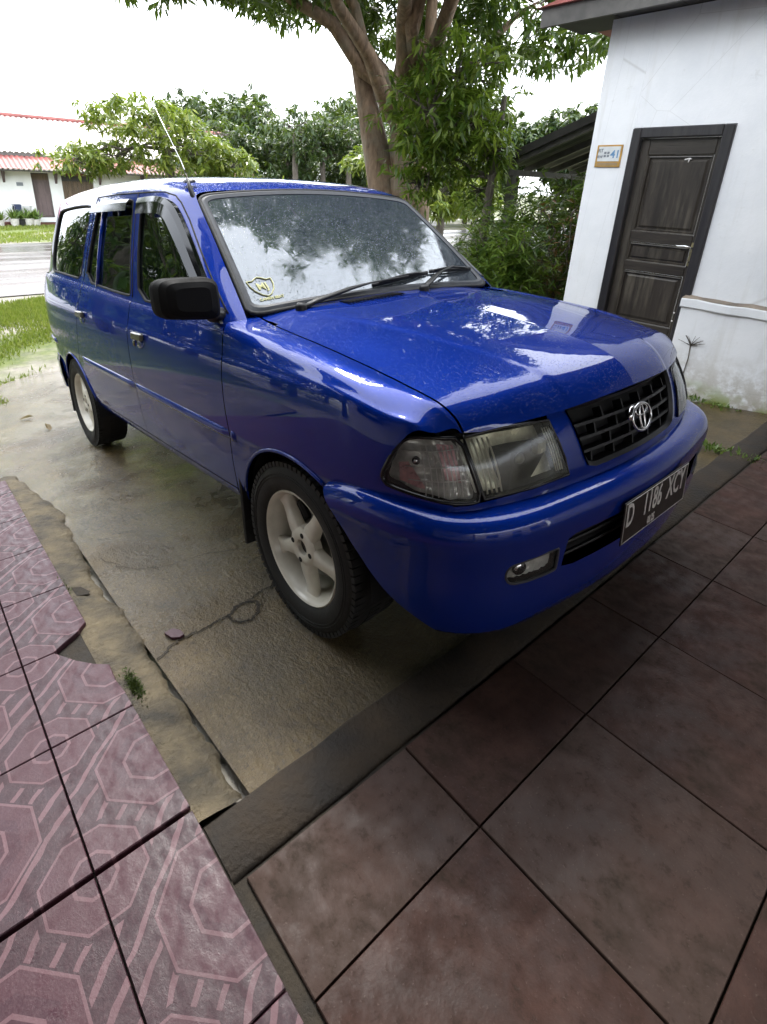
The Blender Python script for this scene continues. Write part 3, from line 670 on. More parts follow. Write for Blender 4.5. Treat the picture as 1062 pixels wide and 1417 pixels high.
# crack that runs to a patched ring
def crack(path, w, nm):
    mb = MB(); L, Rr = [], []
    path = nspline(np.arange(len(path)), np.array(path, float), np.linspace(0, len(path)-1, len(path)*7)); path = path+RNG.normal(0, .0045, path.shape)
    for i, p in enumerate(path):
        t = path[min(i+1, len(path)-1)]-path[max(i-1, 0)]; t = t/np.linalg.norm(t); nn = np.array([-t[1], t[0]]); ww = w*(.5+abs(math.sin(i*1.7))*.6+.5*random.random())*(1 if 0 < i < len(path)-1 else .2)
        for s, A in ((1, L), (-1, Rr)):
            q = p+nn*ww*s; A.append(onD(q[0], q[1], .0045))
    mb.loft(L, Rr); return mb.build(nm, MT['joint'], DRIVE)
crack([(-.19, -1.26), (-.215, -1.21), (-.235, -1.14), (-.232, -1.08), (-.236, -1.03), (-.238, -.985)], .0028, 'crack')
crack([(-.236, -.985), (-.262, -.93), (-.262, -.885), (-.225, -.865), (-.185, -.885), (-.160, -.925), (-.175, -.965), (-.215, -.985), (-.238, -.985)], .0045, 'patched_ring')
crack([(-.262, -.885), (-.285, -.80), (-.30, -.72), (-.31, -.66)], .003, 'crack')
crack([(-1.0, -1.22), (-.80, -1.13), (-.72, -1.0), (-.69, -.85), (-.62, -.72)], .0012, 'crack')
# mortar fillet along the porch edge
mb = MB(); N_ = 190; rows = []
for i in range(N_+1):
    x = -2.35+(.43+2.35)*i/N_; o = lerp_tab([(-2.4, -1.33), (-1.9, -1.262), (-1.62, -1.225), (-1.14, -1.262), (-.79, -1.285), (-.48, -1.255), (-.2, -1.268), (.43, -1.275)], x)+.006*math.sin(x*31)
    j = lambda a: a*random.uniform(-1, 1)
    o += j(.004)+.010*hnoise(x*6, 0, 1.0, 3)
    rows.append([onD(x, -1.42, .020), onD(x, -1.385+j(.003), .027+j(.003)), onD(x, -1.385+(o+1.385)*.33, .024+.005*hnoise(x*5, 1)+j(.002)), onD(x, -1.385+(o+1.385)*.66, .017+.006*hnoise(x*5, 4)+j(.002)), onD(x, o-.012, .010+j(.003)), onD(x, o, -.01)])
for i in range(N_): mb.loft(rows[i], rows[i+1])
MORT = tag(mb.build('mortar_edge', MT['mortar'], None, smooth=True), kind='structure')
me_obj('mortar_hole', [onD(*p, .027+.003*(k % 2)) for k, p in enumerate([(-.80, -1.375), (-.775, -1.345), (-.72, -1.325), (-.70, -1.335), (-.725, -1.372)])], [(0, 1, 2, 3, 4)], MT['joint'], MORT)
# porch floor: patterned tiles, the edge row cut, one corner broken off
PORCH = tag(me_obj('porch_floor', [onD(-2.3, -4.2, .018), onD(.43, -4.2, .018), onD(.43, -1.40, .018), onD(-2.3, -1.40, .018), (4.2, -4.2, .066), (4.2, -1.385, .066), (.43, -1.385, .066)], [(0, 1, 2, 3), (1, 4, 5, 6, 2)], MT['joint']), kind='structure')
TS = .402; g = .0018
def clip_poly(poly, ax, v, keep_less):
    out = []
    for i in range(len(poly)):
        a, b = poly[i], poly[(i+1) % len(poly)]; ia = (a[ax] < v) == keep_less; ib = (b[ax] < v) == keep_less
        if ia: out.append(a)
        if ia != ib: t = (v-a[ax])/(b[ax]-a[ax]); out.append((a[0]+(b[0]-a[0])*t, a[1]+(b[1]-a[1])*t))
    return out
cache = {}
def tile(poly, cx, cy, nm='tile', z0=.020, z1=.038, flat=False, mat='tile'):
    key = (tuple((round(a-cx, 4), round(b-cy, 4)) for a, b in poly), mat)
    if key not in cache:
        b = .0022; P = [(a-cx, c-cy) for a, c in poly]; c0 = np.mean(P, 0); n = len(P)
        Q = [tuple(np.array(p)+(c0-np.array(p))/np.linalg.norm(c0-np.array(p))*b) for p in P]
        V = [(*p, z0) for p in P]+[(*p, z1-b) for p in P]+[(*q, z1) for q in Q]
        Fc = [tuple(range(2*n, 3*n))]+[(i, (i+1) % n, n+(i+1) % n, n+i) for i in range(n)]+[(n+i, n+(i+1) % n, 2*n+(i+1) % n, 2*n+i) for i in range(n)]
        me = bpy.data.meshes.new(nm); me.from_pydata(V, [], Fc); me.materials.append(MT[mat]); me.update(); cache[key] = me
    o = bpy.data.objects.new(nm, cache[key])
    return o
for ix in range(-6, 13):
    for iy in range(0, 7):
        x0 = -.417+ix*TS; y1 = -1.606-(iy-1)*TS; y0 = y1-TS
        P = [(x0+g, y0+g), (x0+TS-g, y0+g), (x0+TS-g, y1-g), (x0+g, y1-g)]
        lim = -1.392
        P = clip_poly(P, 1, lim, True)
        if x0 < -2.25: P = clip_poly(P, 0, -2.25, False)
        if len(P) < 3 or abs(max(p[1] for p in P)-min(p[1] for p in P)) < .02: continue
        if ix == -1 and iy == 0: P = [(x0+g, y0+g), (x0+TS-g, y0+g), (x0+TS-g, -1.53), (-.10+.0, -1.40)] and [(x0+g, y0+g), (x0+TS-g, y0+g), (x0+TS-g, -1.515), (-.445, -1.478), (-.475, -1.430), (-.515, -1.392), (x0+g, -1.392)]
        if ix == 0 and iy == 0: P = [(x0+g, y0+g), (x0+TS-g, y0+g), (x0+TS-g, -1.392), (-.09, -1.392), (-.150, -1.398), (-.235, -1.392), (-.275, -1.430), (-.330, -1.470), (x0+g, -1.515)]
        cx, cy = x0+TS/2, y0+TS/2; o = tile(P, cx, cy)
        flat = x0+TS > .9
        if x0 > .38:
            o.location = (cx, cy, .046); link(o, PORCH)
        else:
            o.location = onD(cx, cy, 0); o.rotation_euler = (0, -TH, 0); link(o, PORCH)
# kerb beam and terrace of square pavers
mb = MB(); rows = []
for i in range(41):
    y = -1.385+(2.9+1.385)*i/40; w = .003*math.sin(y*9)+.003*math.sin(y*23+1); rows.append([(.418+w, y, .0), (.424+w, y, .062), (.434+w, y, .0705), (.560+w*.7, y, .0715), (.570+w*.7, y, .064), (.572, y, .02)])
for i in range(40): mb.loft(rows[i], rows[i+1])
tag(mb.build('kerb_beam', MT['beam'], None, smooth=True), kind='structure')
TERR = tag(me_obj('terrace', [(.57, -1.39, .060), (6.6, -1.39, .060), (6.6, 2.97, .060), (.57, 2.97, .060)], [(0, 1, 2, 3)], MT['joint']), kind='structure')
PSZ = .474
for ix in range(0, 13):
    for iy in range(-5, 8):
        x0 = .832+(ix-1)*PSZ; y0 = .062+iy*PSZ; q = .0022; P = [(x0+q, y0+q), (x0+PSZ-q, y0+q), (x0+PSZ-q, y0+PSZ-q), (x0+q, y0+PSZ-q)]
        P = clip_poly(P, 0, .582, False); P = clip_poly(P, 1, -1.372, False) if len(P) > 2 else P; P = clip_poly(P, 1, 2.88, True) if len(P) > 2 else P
        if len(P) < 3 or max(p[1] for p in P)-min(p[1] for p in P) < .06: continue
        o = tile(P, x0+PSZ/2, y0+PSZ/2, 'paver', 0, .028, mat='paver'); o.location = (x0+PSZ/2, y0+PSZ/2, .042+.004*random.random()); o.rotation_euler = (random.uniform(-.004, .004), random.uniform(-.004, .004), 0); link(o, TERR)
# ---------------------------------------------------------------- plant builders
def leaf_mesh(P, Dn, Ln, Wd, fold=.25, droop=.25, up=None, seed=0):
    """P base points, Dn directions (N,3), Ln lengths, Wd widths -> V, F of pointed leaves (4 triangles each)"""
    rg = np.random.default_rng(seed); N = len(P); Dn = Dn/np.linalg.norm(Dn, axis=1)[:, None]
    U = np.tile([0, 0, 1.], (N, 1))+rg.normal(0, .35, (N, 3)); S_ = np.cross(Dn, U); S_ /= np.maximum(np.linalg.norm(S_, axis=1), 1e-6)[:, None]; Nn = np.cross(S_, Dn)
    Ln = Ln[:, None]; Wd = Wd[:, None]
    m = P+Dn*Ln*.45-Nn*Ln*droop*.15; tip = P+Dn*Ln-Nn*Ln*droop*.6
    l = m+S_*Wd*.5+Nn*Wd*fold*.5; r = m-S_*Wd*.5+Nn*Wd*fold*.5
    V = np.stack([P, l, tip, r, m], 1).reshape(-1, 3); b = (np.arange(N)*5)[:, None]
    Fc = np.concatenate([b+[0, 4, 1], b+[1, 4, 2], b+[2, 4, 3], b+[3, 4, 0]])
    return V, Fc
def fast_mesh(name, V, T, mat, parent, smooth=False):
    me = bpy.data.meshes.new(name); n = len(V); m = len(T); me.vertices.add(n); me.vertices.foreach_set('co', np.asarray(V, np.float32).ravel()); me.loops.add(m*3); me.loops.foreach_set('vertex_index', np.asarray(T, np.int32).ravel())
    me.polygons.add(m); me.polygons.foreach_set('loop_start', np.arange(0, m*3, 3, dtype=np.int32)); me.polygons.foreach_set('loop_total', np.full(m, 3, np.int32)); me.update(calc_edges=True); me.materials.append(mat)
    return link(bpy.data.objects.new(name, me), parent)
def whorls(C_, k, ln, wd, rg, droop=(-60, 15), jit=.05):
    """bunches of k leaves round every twig tip"""
    N = len(C_); P = np.repeat(C_, k, 0)+rg.normal(0, jit, (N*k, 3)); az = rg.uniform(0, 2*math.pi, N*k); el = np.radians(rg.uniform(*droop, N*k))
    D_ = np.stack([np.cos(az)*np.cos(el), np.sin(az)*np.cos(el), np.sin(el)], 1); L = rg.uniform(*ln, N*k); W_ = L*rg.uniform(*wd, N*k); return P, D_, L, W_
def limb(p0, p1, r0, r1, rg, n=7, wig=.06):
    p0, p1 = np.array(p0, float), np.array(p1, float); L = np.linalg.norm(p1-p0); t = np.linspace(0, 1, n); P = p0+(p1-p0)*t[:, None]; w = rg.normal(0, wig*L*.3, (n, 3)); w[0] = 0; w[-1] = 0; P += w; P[:, 2] += .06*L*np.sin(t*math.pi)
    return P, r0+(r1-r0)*t
def tree(name, label, base, trunk, radii, blobs, n_tw, leafmat, barkmat, k=12, ln=(.16, .26), wd=(.20, .28), seed=1, droop=(-65, 10), group=None, cat='tree', shell=.5, jit=.05):
    """trunk: polyline offsets from the base; blobs: (centre offset, radii) of the crown; twigs end in leaf whorls"""
    rg = np.random.default_rng(seed); T_ = empty(name, base); tag(T_, label, cat, group)
    tr = nspline(np.arange(len(trunk)), np.array(trunk, float), np.linspace(0, len(trunk)-1, len(trunk)*4)); rr = np.interp(np.linspace(0, len(trunk)-1, len(tr)), np.arange(len(trunk)), radii)
    mb = MB(); n_ = len(tr)
    rr = rr*(1+.06*np.sin(np.arange(n_)*2.1)); mb.tube([tuple(p) for p in tr], list(rr), 14)
    lb = MB(); tips = []
    tot = sum((b[1][0]*b[1][1]*b[1][2])**.67 for b in blobs)
    for c, r in blobs:
        c, r = np.array(c, float), np.array(r, float); s0 = tr[min(len(tr)-1, int(len(tr)*(.62+.36*rg.random())))]
        P, q = limb(s0, c, max(.02, radii[-1]*.7), .02, rg); lb.tube([tuple(p) for p in P], list(q), 7)
        n = max(6, int(n_tw*(r.prod()**.67)/tot)); d = rg.normal(0, 1, (n, 3)); d /= np.linalg.norm(d, axis=1)[:, None]; rad = (shell+(1-shell)*rg.random(n))**.5
        # lumpy outline
        lump = 1+.22*np.sin(d[:, 0]*5+seed)*np.cos(d[:, 1]*4+seed*2)+.15*np.sin(d[:, 2]*7+d[:, 0]*6)
        tp = c+d*r*(rad*lump)[:, None]; tips.append(tp)
        for j in range(0, n, max(1, n//14)):
            P, q = limb(c+(tp[j]-c)*.1, tp[j], .018, .006, rg, 5); lb.tube([tuple(p) for p in P], list(q), 5)
    mb.build('trunk', barkmat, T_, smooth=True); lb.build('branches', barkmat, T_, smooth=True)
    tips = np.concatenate(tips); P, D_, L, W_ = whorls(tips, k, ln, wd, rg, droop, jit)
    Vv, Tt = leaf_mesh(P, D_, L, W_, seed=seed); fast_mesh('crown', Vv, Tt, leafmat, T_)
    return T_
def shrub(name, label, base, stems, hgt, spread, leafmat, seed, ln=(.10, .17), wd=(.16, .24), per=26, barkmat=None, group=None, cat='shrub', k=5, droop=(-35, 40), low=.25):
    rg = np.random.default_rng(seed); T_ = empty(name, base); tag(T_, label, cat, group); mb = MB(); Ps = []
    for i in range(stems):
        a = rg.uniform(0, 2*math.pi); h = hgt*rg.uniform(.6, 1.05); s = spread*rg.uniform(.3, 1); e = (math.cos(a)*s, math.sin(a)*s, h)
        P, q = limb((math.cos(a)*.05, math.sin(a)*.05, 0), e, .016, .005, rg, 9, .10); mb.tube([tuple(p) for p in P], list(q), 5)
        t = rg.uniform(low, 1.0, per); idx = t*(len(P)-1); i0 = np.clip(idx.astype(int), 0, len(P)-2); f_ = (idx-i0)[:, None]; Ps.append(P[i0]*(1-f_)+P[i0+1]*f_+rg.normal(0, spread*.16, (per, 3)))
    mb.build('stems', barkmat or MT['bark2'], T_, smooth=True)
    tips = np.concatenate(Ps); tips[:, 2] = np.maximum(tips[:, 2], .05); P, D_, L, W_ = whorls(tips, k, ln, wd, rg, droop, .03); Vv, Tt = leaf_mesh(P, D_, L, W_, seed=seed+5); fast_mesh('foliage', Vv, Tt, leafmat, T_)
    return T_
# ================================================================ the car (built in its own frame, parented to a root that sits on the sloping drive)
CAR = empty('parked_car', (0, 0, 0), (0, -TH, 0))
tag(CAR, 'blue family wagon wet with rain, parked nose-out on the concrete drive', 'car')
SB, SU, SW, SF, SP = make_body_surface(), make_upper_surface(), make_screen_surface(), make_fascia_surface(), make_bumper_surface()
def uvS(p): return near_uv(SB, p)
def arc(cx, cz, r, a0, a1, n=14):
    return [(cx+r*math.cos(math.radians(a0+(a1-a0)*i/(n-1))), cz+r*math.sin(math.radians(a0+(a1-a0)*i/(n-1)))) for i in range(n)]
def xz(pts): return SB.inv(pts, (0, 2))            # side outline given as (x, z)
AR = .345
belt = lambda x: lerp_tab(BELT, x)
_sm = [(-.25, -.667, 1.018), (-.1, -.672, .998), (.052, -.673, .976), (.16, -.670, .957), (.266, -.664, .936), (.34, -.660, .919), (.401, -.657, .905), (.45, -.655, .893), (.489, -.652, .881), (.513, -.648, .868), (.534, -.643, .852), (.549, -.640, .833), (.560, -.638, .813)]
seam_in = [(x, y+.0035, z) for x, y, z in _sm]
seam_out = [(-.42, -.645, 1.045), (-.35, -.658, 1.031)]+[(x, y-.0035, z) for x, y, z in _sm]
def side_disp(X):
    """shoulder crease: the panel above it sits a little deeper"""
    c = np.interp(X[:, 0], [a for a, b in CRES], [b for a, b in CRES])-.004; t = np.clip((X[:, 2]-c)/.014+.5, 0, 1)
    fade = np.clip((.34-X[:, 0])/.30, 0, 1)*np.clip((X[:, 0]+3.3)/.3, 0, 1)*np.clip((-X[:, 1]-.70)/.06, 0, 1)
    return -.0042*(t*t*(3-2*t))*fade
def side_panels(sgn):
    fl = (lambda D: D) if sgn < 0 else mirror_data
    parts = {}
    # --- fender
    lamp_edge = [(.497, -.741, .829), (.470, -.757, .806), (.443, -.771, .772), (.425, -.779, .730), (.417, -.781, .700), (.420, -.780, .682), (.428, -.777, .671), (.465, -.763, .661), (.508, -.744, .652), (.548, -.72, .645), (.578, -.69, .638)]
    bl = [(.575, -.70, .622), (.50, -.757, .618), (.42, -.785, .625), (.34, -.806, .632), (.27, -.818, .628), (.215, -.823, .606)]
    poly = list(uvS(seam_out))+list(uvS(lamp_edge))+list(uvS(bl))+list(xz(arc(0, .308, AR, 58, 163, 18)))+list(xz([(-.345, .375), (-.357, .345), (-.42, .345), (-.419, .38), (-.400, .45), (-.355, .642), (-.355, .68), (-.36, .80), (-.360, .905), (-.385, .97), (-.405, 1.018)]))+list(uvS([(-.43, -.745, 1.042), (-.435, -.70, 1.05)]))
    parts['fender'] = fl(patch_data(SB, poly, step=.015, lip=.022, disp=side_disp))
    # --- front door skin
    poly = list(xz([(-.411, 1.016), (-.391, .97), (-.366, .905), (-.366, .80), (-.361, .68), (-.361, .642), (-.406, .45), (-.424, .392), (-.9, .392), (-1.391, .392), (-1.381, .44), (-1.349, .63), (-1.335, .74), (-1.335, .92), (-1.348, 1.0), (-1.362, belt(-1.36)-.004), (-.9, belt(-.9)-.004), (-.6, belt(-.6)-.004)]))
    parts['front_door'] = fl(patch_data(SB, poly, step=.016, lip=.014, disp=side_disp))
    poly = list(xz([(-1.369, belt(-1.37)-.004), (-1.355, 1.0), (-1.342, .92), (-1.342, .74), (-1.356, .63), (-1.388, .44), (-1.398, .392), (-2.27, .392)]+arc(-2.65, .308, AR+.004, 14, 52, 10)+[(-2.36, .70), (-2.30, .80), (-2.235, .95), (-2.19, 1.06), (-2.175, belt(-2.175)-.004), (-1.8, belt(-1.8)-.004)]))
    parts['rear_door'] = fl(patch_data(SB, poly, step=.016, lip=.014, disp=side_disp))
    q = list(xz([(-2.182, belt(-2.18)-.004), (-2.197, 1.06), (-2.242, .95), (-2.307, .80), (-2.367, .70)]+arc(-2.65, .308, AR, 53, 168, 20)+[(-3.0, .36), (-3.12, .40), (-3.2, .44)]))
    # wrap round the rear corner to the tailgate seam
    G = SB.G
    def at(x, y, z): return uvS([(x, y, z)])[0]
    q += [at(-3.37, -.75, .47), at(-3.49, -.66, .49), at(-3.535, -.56, .50), at(-3.54, -.55, .75), at(-3.54, -.54, 1.0), at(-3.54, -.53, 1.15), at(-3.49, -.63, 1.165), at(-3.37, -.71, 1.167)]
    q += list(xz([(-3.2, belt(-3.2)-.004), (-2.9, belt(-2.9)-.004), (-2.5, belt(-2.5)-.004)]))
    parts['quarter_panel'] = fl(patch_data(SB, q, step=.018, lip=.02, disp=side_disp))
    # --- sill
    q = list(xz([(-.43, .385), (-.43, .342), (-.9, .335), (-1.5, .335), (-2.27, .342), (-2.295, .385), (-1.5, .385), (-.9, .385)]))
    parts['sill_panel'] = fl(patch_data(SB, q, step=.03, lip=.012))
    objs = {k: patch(k, D, MT['paint'], CAR) for k, D in parts.items()}
    # --- side moulding: a rounded rail that runs along fender tip, doors and quarter
    def rail(name, x0, x1, parent, n=26, zo=0):
        mb = MB(); prof = [(-.030, .000), (-.027, .010), (-.012, .0125), (.000, .011), (.006, .005), (.008, .000)]
        rows = []
        for i in range(n+1):
            x = x0+(x1-x0)*i/n; m = lerp_tab(MOUL, x)
            e = min(1, min(i, n-i)/1.5+.15)
            uvr = SB.inv([(x, m+dz) for dz, h in prof], (0, 2)); rows.append(SB.ev(uvr)+SB.nrm(uvr)*np.array([h*e-.001 for dz, h in prof])[:, None])
        for i in range(n): mb.loft(rows[i], rows[i+1])
        if sgn > 0: mb.V = [(x, -y, z) for x, y, z in mb.V]
        return mb.build(name, MT['paint'], parent, smooth=True)
    rail('side_moulding', -.345, -.315, objs['fender'], 3)
    rail('side_moulding', -.363, -1.344, objs['front_door'])
    rail('side_moulding', -1.352, -2.30, objs['rear_door'])
    rail('side_moulding', -3.02, -3.30, objs['quarter_panel'], 8)
    # wheel-arch lips
    for cx, par, a0, a1 in ((0, 'fender', 57, 163), (-2.65, 'quarter_panel', 12, 168)):
        mb = MB(); pts = []
        for x, z in arc(cx, .308, AR+.006, a0, a1, 26):
            uv = SB.inv([(x, z)], (0, 2)); p = SB.ev(uv)[0]+SB.nrm(uv)[0]*.001; pts.append((p[0], p[1]*(-sgn), p[2]))
        mb.tube(pts, .007, 6)
        mb.build('arch_lip', MT['paint'], objs[par], smooth=True)
    return objs
SIDE = {s: side_panels(s) for s in (-1, 1)}
# ---- inner dark shell behind the gaps, floor and wheel housings
def shell():
    q = list(xz([(-.45, .33)]+arc(0, .308, AR+.02, 172, 40, 12)+[(.32, .5), (.45, .60)]))
    mb = MB()
    for s in (-1, 1):
        poly = list(xz([(-3.3, .44), (-3.02, .40)]+arc(-2.65, .308, AR+.03, 168, 12, 16)+[(-2.25, .36), (-.42, .36)]+arc(0, .308, AR+.03, 165, 45, 14)+[(.36, .60), (.40, .66), (.38, .76)]))+list(uvS([(.40, -.60, .86), (.25, -.62, .93), (0, -.62, .98), (-.42, -.62, 1.03), (-.44, -.74, 1.03)]))+list(xz([(-.9, belt(-.9)-.02), (-2.0, belt(-2)-.02), (-3.3, belt(-3.3)-.02)]))
        V, Fc, NN = patch_data(SB, poly, step=.08, lip=0, off=-.016)
        if s > 0: V, Fc, NN = mirror_data((V, Fc, NN))
        mb.add(V, Fc)
    mb.box((-3.45, -.66, .30), (-.36, .66, .40)); mb.box((.36, -.52, .26), (.62, .52, .74)); mb.box((-.36, -.44, .22), (.36, .44, .66)); mb.box((-2.4, -.45, .24), (-2.2, .45, .32))
    for cx in (0, -2.65):
        for s in (-1, 1):
            A, Bq = [], []
            for x, z in arc(cx, .308, AR+.02, -5, 185, 18): A.append((x, s*.805*(.985 if x > .1 else 1), z)); Bq.append((x, s*.44, z))
            mb.loft(A, Bq); mb.prism([(x, z) for x, z in arc(cx, .308, AR+.02, -5, 185, 18)], 1, s*.435, s*.445)
    return mb.build('inner_shell', MT['cavity'], CAR)
shell()
# ---- hood with its two raised creases
def hood_disp(X):
    yc = np.clip(.425-.205*(X[:, 0]-.05), .25, .5); a = np.abs(X[:, 1])
    t = np.clip((yc-a)/.028+.5, 0, 1); fade = np.clip((X[:, 0]+.28)/.22, 0, 1)
    return .0038*(t*t*(3-2*t))*fade
rear = [(-.262, -.640, 1.020), (-.235, -.5, 1.034), (-.205, -.338, 1.044), (-.185, -.17, 1.05), (-.18, 0, 1.052)]
frnt = [(.684, 0, .833), (.677, -.104, .829), (.668, -.20, .826), (.653, -.315, .821), (.639, -.383, .817), (.600, -.517, .810), (.578, -.59, .807)]
mid_line = [(-.18+i*(.696+.18)/14, 0, 0) for i in range(1, 14)]
hp = list(uvS(seam_in[::-1]))+list(uvS(rear))
cl = [np.array([u_, 1.0]) for u_ in np.linspace(hp[-1][0], uvS([frnt[0]])[0][0], 16)]
hp = list(uvS(seam_in[::-1]))+list(uvS(rear[:-1]))+cl+list(uvS(frnt[1:]))
D = patch_data(SB, hp, step=.0125, lip=.014, disp=hood_disp)
HOOD = patch('hood', join_data(D, mirror_data(D)), MT['paint'], CAR)
# ---- cowl between hood and windscreen
cp = list(uvS([(-.270, -.640, 1.022), (-.243, -.5, 1.036), (-.213, -.338, 1.046), (-.193, -.17, 1.052)]))+[np.array([uvS([(-.187, 0, 1.05)])[0][0], 1.0]), np.array([uvS([(-.43, 0, 1.07)])[0][0], 1.0])]+list(uvS([(-.43, -.35, 1.06), (-.425, -.6, 1.048), (-.40, -.638, 1.042), (-.34, -.645, 1.03)]))
D = patch_data(SB, cp, step=.03, lip=.01, off=-.004)
COWL = patch('cowl_panel', join_data(D, mirror_data(D)), MT['paint'], CAR)
for y0, y1 in ((-.30, -.02),):
    mb = MB()
    for k in range(16):
        y = y0+(y1-y0)*k/15; p = SB.ev(uvS([(-.315, y, 1.06)]))[0]; mb.box((p[0]-.035, y-.004, p[2]-.003), (p[0]+.035, y+.004, p[2]+.004))
    mb.build('air_intake_slats', MT['black'], COWL)
# ---- roof, pillars and window openings
def uvU(p): return near_uv(SU, p)
def xzU(pts): return SU.inv(pts, (0, 2))
W_front = [(-1.288, 1.072), (-1.315, 1.25), (-1.335, 1.42), (-1.332, 1.507), (-1.21, 1.505), (-1.092, 1.494), (-1.03, 1.483), (-.985, 1.464), (-.92, 1.425), (-.81, 1.340), (-.66, 1.218), (-.52, 1.094), (-.478, 1.050), (-.54, 1.040), (-.9, 1.054)]
W_rear = [(-2.150, 1.136), (-2.09, 1.32), (-2.025, 1.50), (-2.008, 1.532), (-1.98, 1.538), (-1.6, 1.527), (-1.455, 1.518), (-1.44, 1.50), (-1.425, 1.36), (-1.402, 1.16), (-1.394, 1.090), (-1.41, 1.080), (-1.7, 1.098)]
W_quart = [(-2.255, 1.144), (-2.22, 1.27), (-2.165, 1.46), (-2.150, 1.528), (-2.17, 1.546), (-2.4, 1.562), (-2.8, 1.572), (-2.95, 1.568), (-2.985, 1.545), (-3.03, 1.40), (-3.055, 1.26), (-3.045, 1.205), (-2.99, 1.183), (-2.85, 1.178), (-2.5, 1.158)]
def sm(poly, k=1): return list(np.array(smooth_closed(poly, k)))
holes = [list(xzU(sm(w))) for w in (W_front, W_rear, W_quart)]
vb = SU.tv[1]-.02
outer = [np.array([0, vb])]+[np.array([0, v]) for v in np.linspace(vb, 1, 14)[1:]]+[np.array([u_, 1]) for u_ in np.linspace(0, 1, 30)[1:]]+[np.array([1, v]) for v in np.linspace(1, vb, 10)[1:]]+[np.array([u_, vb]) for u_ in np.linspace(1, 0, 30)[1:-1]]
D = patch_data(SU, outer, holes, step=.03, flip=-1, lip=.02)
ROOFP = patch('roof_and_pillars', join_data(D, mirror_data(D)), MT['paint'], CAR)
def ribbon_tube(S, poly_uv, r, name, mat, parent, flip, off=0, s=-1, n=6, flat=1):
    pts = S.ev(np.array(poly_uv)); nn = S.nrm(np.array(poly_uv), flip); pts = pts+nn*off
    pts = [tuple(p) for p in pts]; pts.append(pts[0]); pts.append(pts[1])
    if s > 0: pts = [(x, -y, z) for x, y, z in pts]
    return MB().tube(pts, r, n, cap=False, flat=flat).build(name, mat, parent, smooth=True)
